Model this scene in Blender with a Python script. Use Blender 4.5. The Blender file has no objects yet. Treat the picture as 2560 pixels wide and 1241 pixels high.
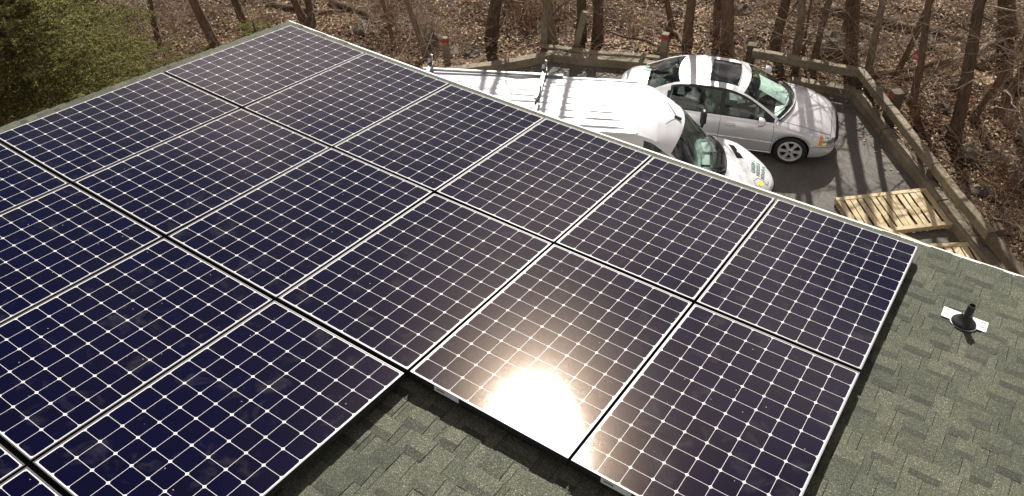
import bpy, math, random
import numpy as np
from mathutils import Vector, Matrix

# ------------------------------------------------------------------ camera, sky, sun
SC = bpy.context.scene
COL = SC.collection
R_CAM = ((0.8264154026993282, 0.5616165688471861, -0.04030399208044956),
         (0.36804297683923215, -0.5929700064025825, -0.7161919705681137),
         (-0.4261243355883627, 0.5770384745432797, -0.6967385804705675))
CAM = Vector((6.42148843, -5.00205627, 10.2))
cd = bpy.data.cameras.new("camera"); cam = bpy.data.objects.new("camera", cd); COL.objects.link(cam)
cd.sensor_width = 36.0; cd.lens = 36.0 * 2024.36 / 2560.0
cd.clip_start = 0.05; cd.clip_end = 800
mw = Matrix.Identity(4)
for k in range(3):
    mw[k][0] = R_CAM[0][k]; mw[k][1] = -R_CAM[1][k]; mw[k][2] = -R_CAM[2][k]; mw[k][3] = CAM[k]
cam.matrix_world = mw
SC.camera = cam

SUN_DIR = Vector((-0.325, 0.687, 0.650)).normalized()
sl = bpy.data.lights.new("sun", 'SUN'); sl.energy = 5.0; sl.angle = math.radians(0.5); sl.color = (1.0, 0.955, 0.885)
so = bpy.data.objects.new("sun", sl); COL.objects.link(so)
so.rotation_mode = 'QUATERNION'; so.rotation_quaternion = SUN_DIR.to_track_quat('Z', 'Y'); so.location = (-10, 20, 30)
W = bpy.data.worlds.new("World"); SC.world = W; W.use_nodes = True
nt = W.node_tree; bg = nt.nodes['Background']
sky = nt.nodes.new('ShaderNodeTexSky'); sky.sky_type = 'NISHITA'; sky.sun_disc = False
sky.sun_elevation = math.asin(SUN_DIR.z); sky.sun_rotation = math.atan2(SUN_DIR.x, SUN_DIR.y) % (2 * math.pi)
sky.air_density = 1.0; sky.dust_density = 0.9; sky.ozone_density = 1.0
# thin high cloud drifting over the blue
tcw = nt.nodes.new('ShaderNodeTexCoord'); sep = nt.nodes.new('ShaderNodeSeparateXYZ'); nt.links.new(tcw.outputs['Generated'], sep.inputs[0])
def wmath(op, a, b):
    o = nt.nodes.new('ShaderNodeMath'); o.operation = op
    for i, x in enumerate((a, b)):
        if isinstance(x, (int, float)): o.inputs[i].default_value = x
        else: nt.links.new(x, o.inputs[i])
    return o.outputs[0]
zz = wmath('ADD', wmath('MAXIMUM', sep.outputs[2], 0.0), 0.12); cmbw = nt.nodes.new('ShaderNodeCombineXYZ')
nt.links.new(wmath('DIVIDE', sep.outputs[0], zz), cmbw.inputs[0]); nt.links.new(wmath('DIVIDE', sep.outputs[1], zz), cmbw.inputs[1]); cmbw.inputs[2].default_value = 61.4
cn = nt.nodes.new('ShaderNodeTexNoise'); cn.inputs['Scale'].default_value = 1.5; cn.inputs['Detail'].default_value = 4; cn.inputs['Roughness'].default_value = .5; cn.inputs['Distortion'].default_value = .5
nt.links.new(cmbw.outputs[0], cn.inputs['Vector'])
cr_ = nt.nodes.new('ShaderNodeValToRGB'); cr_.color_ramp.elements[0].position = .48; cr_.color_ramp.elements[1].position = .62; cr_.color_ramp.elements[1].color = (.9, .9, .9, 1)
nt.links.new(cn.outputs[0], cr_.inputs[0]); cmix = nt.nodes.new('ShaderNodeMixRGB'); nt.links.new(cr_.outputs[0], cmix.inputs[0]); nt.links.new(sky.outputs[0], cmix.inputs[1]); cmix.inputs[2].default_value = (40.0, 34.0, 31.0, 1)
nt.links.new(cmix.outputs[0], bg.inputs[0]); bg.inputs[1].default_value = 0.028
SC.view_settings.view_transform = 'Standard'; SC.view_settings.look = 'None'
SC.view_settings.exposure = 0.58; SC.view_settings.gamma = 1.0
SC.cycles.max_bounces = 8; SC.cycles.transparent_max_bounces = 12
SC.cycles.caustics_reflective = False; SC.cycles.caustics_refractive = False
SC.cycles.sample_clamp_indirect = 4.0
rnd = random.Random(7)
PI = math.pi

# ------------------------------------------------------------------ helpers
class MB:
    def __init__(s): s.v = []; s.f = []
    def add(s, vs, fs):
        n = len(s.v); s.v.extend([tuple(p) for p in vs]); s.f.extend([tuple(i + n for i in f) for f in fs])
    def box(s, c, d, rot=None, ch=0.0):
        """box of size d centred at c; ch chamfers the four long z edges and rims a little"""
        x, y, z = d[0] / 2, d[1] / 2, d[2] / 2
        if ch > 0:
            ring = [(x - ch, -y), (x, -y + ch), (x, y - ch), (x - ch, y), (-x + ch, y), (-x, y - ch), (-x, -y + ch), (-x + ch, -y)]
            vs = []
            for zz, k in ((-z, ch), (-z + ch, 0), (z - ch, 0), (z, ch)):
                for (a, b) in ring:
                    vs.append((a - math.copysign(min(k, abs(a)), a), b - math.copysign(min(k, abs(b)), b), zz))
            fs = [tuple(range(7, -1, -1)), tuple(range(24, 32))]
            for l in range(3):
                for k in range(8):
                    fs.append((l * 8 + k, l * 8 + (k + 1) % 8, l * 8 + 8 + (k + 1) % 8, l * 8 + 8 + k))
        else:
            vs = [(-x, -y, -z), (x, -y, -z), (x, y, -z), (-x, y, -z), (-x, -y, z), (x, -y, z), (x, y, z), (-x, y, z)]
            fs = [(0, 3, 2, 1), (4, 5, 6, 7), (0, 1, 5, 4), (1, 2, 6, 5), (2, 3, 7, 6), (3, 0, 4, 7)]
        c = Vector(c)
        s.add([(rot @ Vector(p) if rot else Vector(p)) + c for p in vs], fs)
    def bar(s, a, b, w, h, up=(0, 0, 1), ch=0.0):
        a = Vector(a); b = Vector(b); d = (b - a); L = d.length; d.normalize()
        side = Vector(up).cross(d); side.normalize(); u = d.cross(side)
        rot = Matrix((side, u, d)).transposed()
        s.box((a + b) / 2, (w, h, L), rot, ch)
    def tube(s, pts, rad, n=6, caps=True):
        pts = [Vector(p) for p in pts]
        if not hasattr(rad, '__len__'): rad = [rad] * len(pts)
        vs = []; prev = None
        for i, p in enumerate(pts):
            d = (pts[min(i + 1, len(pts) - 1)] - pts[max(i - 1, 0)]).normalized()
            if prev is None:
                a = Vector((0, 0, 1)) if abs(d.z) < .9 else Vector((1, 0, 0))
                e = d.cross(a).normalized()
            else:
                e = (prev - d * prev.dot(d)).normalized()
            prev = e; g = d.cross(e)
            for k in range(n):
                t = 2 * PI * k / n
                vs.append(p + (e * math.cos(t) + g * math.sin(t)) * rad[i])
        fs = []
        for i in range(len(pts) - 1):
            for k in range(n):
                fs.append((i * n + k, i * n + (k + 1) % n, (i + 1) * n + (k + 1) % n, (i + 1) * n + k))
        if caps:
            fs.append(tuple(range(n - 1, -1, -1))); fs.append(tuple((len(pts) - 1) * n + k for k in range(n)))
        s.add(vs, fs)
    def lathe(s, prof, n=32, M=None, closed=False):
        vs = []
        for (r, z) in prof:
            for k in range(n):
                t = 2 * PI * k / n; p = Vector((r * math.cos(t), r * math.sin(t), z))
                vs.append(M @ p if M else p)
        fs = []; m = len(prof)
        for i in range(m if closed else m - 1):
            j = (i + 1) % m
            for k in range(n):
                fs.append((i * n + k, i * n + (k + 1) % n, j * n + (k + 1) % n, j * n + k))
        s.add(vs, fs)
    def prism(s, poly, z0, z1, M=None):
        n = len(poly); vs = [Vector((x, y, z)) for z in (z0, z1) for (x, y) in poly]
        if M: vs = [M @ v for v in vs]
        fs = [tuple(range(n - 1, -1, -1)), tuple(range(n, 2 * n))] + [(k, (k + 1) % n, n + (k + 1) % n, n + k) for k in range(n)]
        s.add(vs, fs)
    def grid(s, rows):
        m = len(rows[0]); vs = [p for r in rows for p in r]
        s.add(vs, [(i * m + j, i * m + j + 1, (i + 1) * m + j + 1, (i + 1) * m + j) for i in range(len(rows) - 1) for j in range(m - 1)])
    def build(s, name, m, parent=None, smooth=False, solid=0.0):
        me = bpy.data.meshes.new(name); me.from_pydata(s.v, [], s.f); me.validate(); me.update()
        me.materials.append(m)
        o = bpy.data.objects.new(name, me); COL.objects.link(o)
        if parent is not None: o.parent = parent
        if smooth:
            me.polygons.foreach_set('use_smooth', [True] * len(me.polygons))
            if hasattr(me, 'set_sharp_from_angle'): me.set_sharp_from_angle(angle=math.radians(smooth if smooth > 1 else 40))
        if solid:
            md = o.modifiers.new('solid', 'SOLIDIFY'); md.thickness = solid; md.offset = -1
        return o
def np_mesh(name, V, F, m, parent=None):
    me = bpy.data.meshes.new(name); V = np.asarray(V, np.float32); F = np.asarray(F, np.int32); k = F.shape[1]
    me.vertices.add(len(V)); me.vertices.foreach_set('co', V.ravel())
    me.loops.add(F.size); me.loops.foreach_set('vertex_index', F.ravel())
    me.polygons.add(len(F)); me.polygons.foreach_set('loop_start', np.arange(0, F.size, k, dtype=np.int32))
    me.update(calc_edges=True); me.materials.append(m)
    o = bpy.data.objects.new(name, me); COL.objects.link(o)
    if parent is not None: o.parent = parent
    return o
def tag(o, label=None, cat=None, group=None, kind=None):
    if label: o['label'] = label
    if cat: o['category'] = cat
    if group: o['group'] = group
    if kind: o['kind'] = kind
    return o
def thing(name, label, cat, loc=(0, 0, 0), rz=0.0, group=None):
    o = bpy.data.objects.new(name, None); COL.objects.link(o); o.location = loc; o.rotation_euler = (0, 0, rz)
    o.empty_display_size = .2
    return tag(o, label, cat, group)
def dup(root):
    r = root.copy(); COL.objects.link(r)
    for ch in list(root.children):
        c = ch.copy(); COL.objects.link(c); c.parent = r
        for g in ch.children:
            d = g.copy(); COL.objects.link(d); d.parent = c
    return r
def lerp_tab(tab, x):
    if x <= tab[0][0]: return tab[0][1]
    for (a, p), (b, q) in zip(tab, tab[1:]):
        if x <= b:
            t = (x - a) / (b - a); return p + (q - p) * t
    return tab[-1][1]
def smooth_tab(tab, x):
    """monotone-ish catmull interpolation of a table"""
    n = len(tab)
    if x <= tab[0][0]: return tab[0][1]
    if x >= tab[-1][0]: return tab[-1][1]
    for i in range(n - 1):
        x0, y0 = tab[i]; x1, y1 = tab[i + 1]
        if x <= x1:
            def sl_(k):
                if k <= 0 or k >= n - 1: return None
                d0 = (tab[k][1] - tab[k - 1][1]) / (tab[k][0] - tab[k - 1][0]); d1 = (tab[k + 1][1] - tab[k][1]) / (tab[k + 1][0] - tab[k][0])
                return 0.0 if d0 * d1 <= 0 else 2 * d0 * d1 / (d0 + d1)
            h = x1 - x0; d = (y1 - y0) / h
            m0 = sl_(i); m1 = sl_(i + 1)
            m0 = d if m0 is None else m0; m1 = d if m1 is None else m1
            t = (x - x0) / h
            return (2 * t**3 - 3 * t**2 + 1) * y0 + (t**3 - 2 * t**2 + t) * h * m0 + (-2 * t**3 + 3 * t**2) * y1 + (t**3 - t**2) * h * m1

# ------------------------------------------------------------------ materials
class NT:
    def __init__(s, name):
        s.m = bpy.data.materials.new(name); s.m.use_nodes = True; s.t = s.m.node_tree
        s.b = s.t.nodes['Principled BSDF']; s.out = s.t.nodes['Material Output']
    def n(s, typ, **kw):
        o = s.t.nodes.new('ShaderNode' + typ)
        for k, v in kw.items(): setattr(o, k, v)
        return o
    def l(s, a, b): s.t.links.new(a, b)
    def set(s, **kw):
        for k, v in kw.items(): s.b.inputs[k.replace('_', ' ')].default_value = v
    def math(s, op, a, b=None, c=None, clamp=False):
        o = s.n('Math', operation=op); o.use_clamp = clamp
        for i, x in enumerate((a, b, c)):
            if x is None: continue
            if isinstance(x, (int, float)): o.inputs[i].default_value = x
            else: s.l(x, o.inputs[i])
        return o.outputs[0]
    def noise(s, scale, detail=4, rough=.55, vec=None, dist=0.0):
        o = s.n('TexNoise'); o.inputs['Scale'].default_value = scale; o.inputs['Detail'].default_value = detail
        o.inputs['Roughness'].default_value = rough; o.inputs['Distortion'].default_value = dist
        if vec is not None: s.l(vec, o.inputs['Vector'])
        return o
    def ramp(s, fac, stops):
        o = s.n('ValToRGB'); e = o.color_ramp.elements
        while len(e) < len(stops): e.new(.5)
        for k, (p, c) in enumerate(stops):
            e[k].position = p; e[k].color = (*c, 1) if len(c) == 3 else c
        s.l(fac, o.inputs[0]); return o.outputs[0]
    def mix(s, fac, a, b, blend='MIX'):
        o = s.n('MixRGB', blend_type=blend)
        for i, x in ((0, fac), (1, a), (2, b)):
            if isinstance(x, (int, float)): o.inputs[i].default_value = x
            elif isinstance(x, tuple): o.inputs[i].default_value = (*x, 1)
            else: s.l(x, o.inputs[i])
        return o.outputs[0]
    def bump(s, h, strength=.3, dist=.02, normal=None):
        o = s.n('Bump'); o.inputs['Strength'].default_value = strength; o.inputs['Distance'].default_value = dist
        s.l(h, o.inputs['Height'])
        if normal is not None: s.l(normal, o.inputs['Normal'])
        return o.outputs[0]
    def obj(s): return s.n('TexCoord').outputs['Object']
    def island(s): return s.n('NewGeometry').outputs['Random Per Island']
    def world(s): return s.n('NewGeometry').outputs['Position']

def simple(name, c, rough=.5, metal=0.0, spec=.5, coat=0.0, var=0.12, vs=6.0, bump=0.0, bs=60.0):
    t = NT(name); v = t.obj()
    n = t.noise(vs, 5, .6, v)
    t.l(t.ramp(n.outputs[0], [(.3, tuple(x * (1 - var) for x in c)), (.7, tuple(min(1, x * (1 + var)) for x in c))]), t.b.inputs['Base Color'])
    t.set(Roughness=rough, Metallic=metal, Specular_IOR_Level=spec, Coat_Weight=coat, Coat_Roughness=.06)
    if bump:
        b = t.noise(bs, 4, .6, v); t.l(t.bump(b.outputs[0], bump, .01), t.b.inputs['Normal'])
    return t.m

def panel_material():
    t = NT('solar_glass'); v = t.obj(); sp = t.n('SeparateXYZ'); t.l(v, sp.inputs[0]); X, Y = sp.outputs[0], sp.outputs[1]
    p = .127
    fx = t.math('MULTIPLY', t.math('ABSOLUTE', t.math('SUBTRACT', t.math('FRACT', t.math('DIVIDE', X, p)), .5)), p)
    fy = t.math('MULTIPLY', t.math('ABSOLUTE', t.math('SUBTRACT', t.math('FRACT', t.math('DIVIDE', Y, p)), .5)), p)
    lx = t.math('GREATER_THAN', fx, .0635 - .00115); ly = t.math('GREATER_THAN', fy, .0635 - .00115)
    dm = t.math('GREATER_THAN', t.math('ADD', fx, fy), .127 - .0125)
    bx = t.math('GREATER_THAN', t.math('ABSOLUTE', X), .508 - .0015); by = t.math('GREATER_THAN', t.math('ABSOLUTE', Y), .762 - .0015)
    w = t.math('MAXIMUM', t.math('MAXIMUM', t.math('MAXIMUM', lx, ly), dm), t.math('MAXIMUM', bx, by))
    # each cell a slightly different blue-black
    cx = t.math('FLOOR', t.math('DIVIDE', X, p)); cy = t.math('FLOOR', t.math('DIVIDE', Y, p))
    oi = t.n('ObjectInfo')
    cmb = t.n('CombineXYZ'); t.l(cx, cmb.inputs[0]); t.l(cy, cmb.inputs[1]); t.l(t.math('MULTIPLY', oi.outputs['Random'], 97.0), cmb.inputs[2])
    wn = t.n('TexWhiteNoise', noise_dimensions='3D'); t.l(cmb.outputs[0], wn.inputs['Vector'])
    cell = t.mix(wn.outputs['Value'], (.0010, .0010, .0155), (.0014, .0012, .0115))
    # dust smudges on the glass
    wv = t.world()
    d1 = t.noise(5.5, 6, .62, wv, .6); d2 = t.noise(60, 3, .6, wv)
    dust = t.math('MULTIPLY', t.ramp(d1.outputs[0], [(.56, (0, 0, 0)), (.80, (1, 1, 1))]), .055)
    spk = t.n('TexVoronoi'); spk.inputs['Scale'].default_value = 22; t.l(wv, spk.inputs['Vector'])
    gate = t.n('SeparateColor'); t.l(spk.outputs['Color'], gate.inputs[0])
    fleck = t.math('MULTIPLY', t.math('LESS_THAN', spk.outputs['Distance'], .07), t.math('GREATER_THAN', gate.outputs[0], .90))
    base = t.mix(w, cell, (.66, .66, .68))
    base = t.mix(dust, base, (.42, .40, .37)); base = t.mix(t.math('MULTIPLY', fleck, .55), base, (.6, .58, .55))
    t.l(base, t.b.inputs['Base Color'])
    t.set(Specular_IOR_Level=.055, IOR=1.5, Roughness=.19, Coat_Weight=1.0, Coat_IOR=1.31)
    t.b.inputs['Specular Tint'].default_value = (1.0, .70, .44, 1)
    t.l(t.math('ADD', .036, t.math('MULTIPLY', d2.outputs[0], .04)), t.b.inputs['Coat Roughness'])
    g = t.n('TexVoronoi'); g.inputs['Scale'].default_value = 260; t.l(wv, g.inputs['Vector'])
    bn_ = t.bump(g.outputs['Distance'], .07, .002); t.l(bn_, t.b.inputs['Normal']); t.l(bn_, t.b.inputs['Coat Normal'])
    t.b.inputs['Coat Tint'].default_value = (1, .97, .93, 1)
    return t.m

def shingle_material(name='green_grey_shingle', dark=1.0):
    t = NT(name); v = t.obj(); isl = t.island()
    c = t.ramp(isl, [(p_, tuple(x * dark for x in q_)) for p_, q_ in [(0, (.047, .054, .039)), (.35, (.062, .068, .050)), (.7, (.081, .086, .065)), (1, (.054, .060, .044))]])
    gr = t.n('TexVoronoi'); gr.inputs['Scale'].default_value = 330; t.l(v, gr.inputs['Vector'])
    sc = t.n('SeparateColor'); t.l(gr.outputs['Color'], sc.inputs[0])
    c = t.mix(.85, c, t.ramp(sc.outputs[0], [(0, (.35, .38, .33)), (.55, (1, 1, 1)), (.86, (1.7, 1.7, 1.55)), (.97, (3.2, 3.2, 3.0)), (1, (6.0, 6.0, 5.6))]), 'MULTIPLY')
    n = t.noise(1.7, 5, .65, v)
    c = t.mix(1.0, c, t.ramp(n.outputs[0], [(.3, (.78, .80, .76)), (.7, (1.28, 1.22, 1.1))]), 'MULTIPLY')
    t.l(c, t.b.inputs['Base Color'])
    t.l(t.ramp(sc.outputs[1], [(0, (.35,) * 3), (.12, (.85,) * 3)]), t.b.inputs['Roughness'])
    t.set(Specular_IOR_Level=.5)
    t.l(t.bump(sc.outputs[2], .9, .003), t.b.inputs['Normal'])
    return t.m

def floor_material():
    t = NT('forest_floor_soil'); v = t.world()
    vo = t.n('TexVoronoi'); vo.inputs['Scale'].default_value = 15; t.l(t.noise(3, 3, .5, v).outputs[1], vo.inputs['Vector'])
    vo2 = t.n('TexVoronoi'); vo2.inputs['Scale'].default_value = 17; t.l(v, vo2.inputs['Vector'])
    s = t.n('SeparateColor'); t.l(vo2.outputs['Color'], s.inputs[0])
    c = t.ramp(s.outputs[0], [(0, (.04, .026, .015)), (.4, (.10, .064, .036)), (.75, (.17, .112, .064)), (1, (.27, .19, .115))])
    n = t.noise(.9, 5, .6, v)
    c = t.mix(t.ramp(n.outputs[0], [(.42, (0, 0, 0)), (.62, (.8, .8, .8))]), c, (.035, .024, .015))
    t.l(c, t.b.inputs['Base Color']); t.set(Roughness=.9, Specular_IOR_Level=.2)
    t.l(t.bump(t.math('ADD', s.outputs[1], vo2.outputs['Distance']), .9, .05), t.b.inputs['Normal'])
    return t.m

def leaf_material(name, stops, trans=.25, rough=.65):
    t = NT(name); isl = t.island()
    c = t.ramp(isl, stops); t.l(c, t.b.inputs['Base Color']); t.set(Roughness=rough, Specular_IOR_Level=.25)
    tr = t.n('BsdfTranslucent'); t.l(c, tr.inputs[0]); mx = t.n('MixShader'); mx.inputs[0].default_value = trans
    t.l(t.b.outputs[0], mx.inputs[1]); t.l(tr.outputs[0], mx.inputs[2]); t.l(mx.outputs[0], t.out.inputs[0])
    return t.m

def bark_material(name, a, b):
    t = NT(name); v = t.obj(); mp = t.n('Mapping'); mp.inputs['Scale'].default_value = (1, 1, .18); t.l(v, mp.inputs[0])
    n = t.noise(28, 6, .7, mp.outputs[0], .3); n2 = t.noise(2.2, 4, .6, v)
    c = t.ramp(n.outputs[0], [(.32, a), (.68, b)])
    c = t.mix(t.ramp(n2.outputs[0], [(.5, (0, 0, 0)), (.75, (.55,) * 3)]), c, (.10, .085, .06))
    t.l(c, t.b.inputs['Base Color']); t.set(Roughness=.9, Specular_IOR_Level=.2)
    t.l(t.bump(n.outputs[0], .9, .03), t.b.inputs['Normal']); return t.m

def wood_material(name, a, b, scale=8.0, stretch=(1, 1, .08), rough=.8):
    t = NT(name); v = t.obj(); isl = t.island()
    ad = t.n('VectorMath', operation='ADD'); t.l(v, ad.inputs[0])
    cm = t.n('CombineXYZ'); [t.l(t.math('MULTIPLY', isl, 13.0), cm.inputs[k]) for k in range(3)]; t.l(cm.outputs[0], ad.inputs[1])
    n = t.noise(scale, 6, .65, ad.outputs[0], 1.2); n2 = t.noise(1.6, 4, .6, ad.outputs[0])
    n3 = t.noise(90, 3, .6, v)
    f = t.math('ADD', t.math('MULTIPLY', n.outputs[0], .6), t.math('MULTIPLY', n2.outputs[0], .4))
    c = t.ramp(f, [(.32, a), (.66, b)])
    c = t.mix(1.0, c, t.ramp(isl, [(0, (.78, .78, .76)), (1, (1.16, 1.14, 1.08))]), 'MULTIPLY')
    c = t.mix(.6, c, t.ramp(n3.outputs[0], [(.3, (.7,) * 3), (.7, (1.2,) * 3)]), 'MULTIPLY')
    t.l(c, t.b.inputs['Base Color']); t.set(Roughness=rough, Specular_IOR_Level=.25)
    t.l(t.bump(n.outputs[0], .35, .01), t.b.inputs['Normal']); return t.m

def asphalt_material():
    t = NT('old_asphalt'); v = t.world()
    n = t.noise(.8, 6, .65, v, .4); g = t.n('TexVoronoi'); g.inputs['Scale'].default_value = 95; t.l(v, g.inputs['Vector'])
    s = t.n('SeparateColor'); t.l(g.outputs['Color'], s.inputs[0])
    c = t.ramp(n.outputs[0], [(.3, (.095, .087, .077)), (.5, (.135, .125, .111)), (.7, (.17, .158, .14))])
    c = t.mix(.7, c, t.ramp(s.outputs[0], [(0, (.55,) * 3), (1, (1.45,) * 3)]), 'MULTIPLY')
    cr = t.n('TexVoronoi', feature='DISTANCE_TO_EDGE'); cr.inputs['Scale'].default_value = .55
    w = t.noise(2.2, 4, .6, v); t.l(t.mix(.25, v, w.outputs[1]), cr.inputs['Vector'])
    c = t.mix(t.ramp(cr.outputs[0], [(.0, (.45,) * 3), (.004, (0, 0, 0))]), c, (.05, .045, .04))
    t.l(c, t.b.inputs['Base Color']); t.set(Roughness=.85, Specular_IOR_Level=.3)
    t.l(t.bump(s.outputs[1], .5, .006), t.b.inputs['Normal']); return t.m

def glass_material(name, tint, refl=1.0):
    t = NT(name); t.t.nodes.remove(t.b)
    tr = t.n('BsdfTransparent'); tr.inputs[0].default_value = (*tint, 1)
    gl = t.n('BsdfGlossy'); gl.inputs['Roughness'].default_value = .01; gl.inputs[0].default_value = (1, 1, 1, 1)
    ge = t.n('NewGeometry'); dp = t.n('VectorMath', operation='DOT_PRODUCT'); t.l(ge.outputs['Normal'], dp.inputs[0]); t.l(ge.outputs['Incoming'], dp.inputs[1])
    fr = t.math('ADD', .05, t.math('MULTIPLY', .95, t.math('POWER', t.math('SUBTRACT', 1.0, t.math('ABSOLUTE', dp.outputs['Value'])), 5.0)))
    nz = t.noise(3, 3, .5, t.obj()); t.l(t.bump(nz.outputs[0], .02, .02), gl.inputs['Normal'])
    mx = t.n('MixShader'); t.l(t.math('MULTIPLY', fr, refl, clamp=True), mx.inputs[0]); t.l(tr.outputs[0], mx.inputs[1]); t.l(gl.outputs[0], mx.inputs[2])
    t.l(mx.outputs[0], t.out.inputs[0]); return t.m

def paint_material(name, c, metal=0.0, rough=.3, coat=1.0, dirt=.25):
    t = NT(name); v = t.obj(); n = t.noise(2.5, 6, .65, v, .3)
    fl = t.noise(700, 1, .5, v)
    cc = t.mix(t.math('MULTIPLY', t.ramp(n.outputs[0], [(.4, (0, 0, 0)), (.75, (1, 1, 1))]), dirt), c, tuple(x * .72 for x in c))
    if metal: cc = t.mix(.25, cc, t.ramp(fl.outputs[0], [(.3, (.7,) * 3), (.7, (1.3,) * 3)]), 'MULTIPLY')
    t.l(cc, t.b.inputs['Base Color']); t.set(Metallic=metal, Roughness=rough, Coat_Weight=coat, Coat_Roughness=.04)
    return t.m

M = dict(
    panel=panel_material(), shingle=shingle_material(), floor=floor_material(), asphalt=asphalt_material(),
    frame=simple('dark_anodised_frame', (.12, .12, .125), .45, .9, .5, var=.05, vs=20),
    frame_side=simple('black_anodised_side', (.018, .018, .019), .55, 0, .3), rail=simple('dark_anodised', (.03, .03, .032), .5, .6), sticker=simple('label_white', (.75, .75, .73), .5), ink=simple('label_ink', (.03, .03, .03), .6),
    drip=simple('white_drip_metal', (.80, .79, .75), .35, 0, .5, var=.06, vs=3), wall=simple('grey_clapboard', (.34, .33, .30), .8, bump=.2, bs=12),
    rubber=simple('black_rubber', (.012, .012, .012), .42, 0, .5), pvc=simple('dark_vent_pipe', (.045, .043, .04), .5, bump=.15),
    white_metal=simple('flashing_white', (.82, .82, .80), .4), orange_mark=simple('pink_chalk', (.35, .08, .07), .9),
    bark=bark_material('brown_bark', (.08, .053, .035), (.29, .20, .135)), bark2=bark_material('dark_bark', (.06, .042, .029), (.21, .15, .103)),
    bark3=bark_material('grey_brown_bark', (.12, .09, .064), (.37, .29, .21)),
    bark_pale=simple('pale_branch_bark', (.36, .28, .21), .85, var=.3, vs=3),
    twig=simple('pale_twig', (.34, .26, .19), .8, var=.3, vs=3), twig_red=simple('red_brown_twig', (.19, .095, .058), .8, var=.3, vs=3),
    leaf=leaf_material('dead_leaf', [(0, (.06, .030, .013)), (.3, (.19, .105, .048)), (.6, (.33, .205, .105)), (.85, (.50, .35, .20)), (1, (.66, .52, .34))], .2),
    needle=leaf_material('conifer_needle', [(0, (.03, .038, .012)), (.45, (.17, .165, .055)), (.8, (.35, .32, .12)), (1, (.50, .45, .19))], .55, .5),
    needle_blue=leaf_material('dark_needle', [(0, (.02, .032, .016)), (.6, (.10, .12, .06)), (1, (.085, .10, .045))], .5, .5),
    rock=simple('grey_stone', (.125, .108, .085), .9, var=.6, vs=4, bump=.8, bs=9),
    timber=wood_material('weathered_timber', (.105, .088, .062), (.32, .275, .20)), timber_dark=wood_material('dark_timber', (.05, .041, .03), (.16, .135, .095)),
    pallet=wood_material('new_pine', (.43, .34, .20), (.66, .55, .37), 6),
    red=simple('red_marking_paint', (.40, .03, .03), .7), pink=simple('pink_ribbon', (.75, .08, .14), .6),
    silver=paint_material('silver_car_paint', (.78, .78, .785), .40, .32, 1.0, .15), white=paint_material('white_van_paint', (.74, .75, .76), 0, .3, .6, .22),
    glass=glass_material('tinted_car_glass', (.74, .86, .80)), glass_dark=glass_material('dark_roof_glass', (.10, .11, .11), 1.3), lens=glass_material('lamp_lens', (.9, .9, .9)),
    black=simple('black_plastic', (.018, .018, .019), .45), tyre=simple('tyre_rubber', (.02, .02, .02), .8, bump=.2), rim=simple('alloy_rim', (.75, .75, .76), .35, .35, var=.05),
    interior=simple('charcoal_interior', (.035, .036, .035), .8), seat=simple('pale_seat', (.22, .235, .22), .8), dash=simple('grey_green_dash', (.24, .285, .26), .7),
    amber=simple('amber_lens', (.85, .28, .01), .25, 0, .5, 1.0), chrome=simple('lamp_reflector', (.75, .76, .77), .18, .9, var=.1), seam=simple('dark_gap', (.012, .012, .013), .9, spec=.1),
    alu=simple('rack_aluminium', (.30, .31, .32), .4, .8), logo_green=simple('logo_green', (.05, .16, .10), .6), logo_yellow=simple('logo_yellow', (.85, .88, .04), .6), logo_grey=simple('logo_grey', (.35, .37, .38), .6),
    glove=simple('glove_cloth', (.60, .62, .58), .9), glove_red=simple('glove_palm', (.45, .05, .05), .8), paper=simple('paper_white', (.6, .62, .6), .7),
)

# ------------------------------------------------------------------ roof frame
TH = math.radians(9.5); CT, ST = math.cos(TH), math.sin(TH); ZE = 6.015246
def bow(x):
    x = max(-2.5, min(8.5, x)); return .0031 * (x - 3.2) ** 2
def RP(x, y, h=0.0):
    """point of the roof: x along the eave, y up the slope, h above the panel plane"""
    hh = h + bow(x)
    return Vector((x, -CT * y + ST * hh, ST * y + CT * hh + ZE))
SH = -0.12        # the shingles lie this far under the panels' glass
def roof_matrix(x, y, h):
    ex = (RP(x + .4, y, h) - RP(x - .4, y, h)).normalized(); ey = (RP(x, y - .4, h) - RP(x, y + .4, h)).normalized()
    ez = ex.cross(ey).normalized(); m = Matrix.Identity(4); o = RP(x, y, h)
    for k in range(3): m[k][0] = ex[k]; m[k][1] = ey[k]; m[k][2] = ez[k]; m[k][3] = o[k]
    return m

# ------------------------------------------------------------------ terrain and drive
DRIVE = [(-12, -1.0), (-4.62, 7.0), (-2.56, 9.18), (-.10, 10.06), (3.80, 11.2), (7.40, 7.22), (12, 2.1), (12, -3), (-12, -3)]
def drive_dist(px, py):
    """signed distance to the drive polygon, negative inside (numpy)"""
    d = np.full(px.shape, 1e9); ins = np.zeros(px.shape, bool); n = len(DRIVE)
    for i in range(n):
        x1, y1 = DRIVE[i]; x2, y2 = DRIVE[(i + 1) % n]; ex, ey = x2 - x1, y2 - y1
        t = np.clip(((px - x1) * ex + (py - y1) * ey) / (ex * ex + ey * ey), 0, 1)
        d = np.minimum(d, np.hypot(px - x1 - t * ex, py - y1 - t * ey))
        c = ((y1 > py) != (y2 > py)) & (px < (x2 - x1) * (py - y1) / (y2 - y1 + 1e-12) + x1); ins ^= c
    return np.where(ins, -d, d)
def ground_np(x, y):
    d = np.clip(drive_dist(x, y), 0, None)
    z = -.045 - .16 * np.clip(d - .25, 0, 1.4) - .012 * np.clip(d - 2, 0, 30)
    b = (.09 * np.sin(x * 1.3 + 1.1) * np.sin(y * 1.1 + .4) + .06 * np.sin(x * 2.9 + y * 1.7) + .05 * np.sin(y * 3.3 - x * 1.2 + 2) + .025 * np.sin(x * 6.1 + y * 5.3))
    return z + b * np.clip((d - .3) / 1.0, 0, 1)
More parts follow.
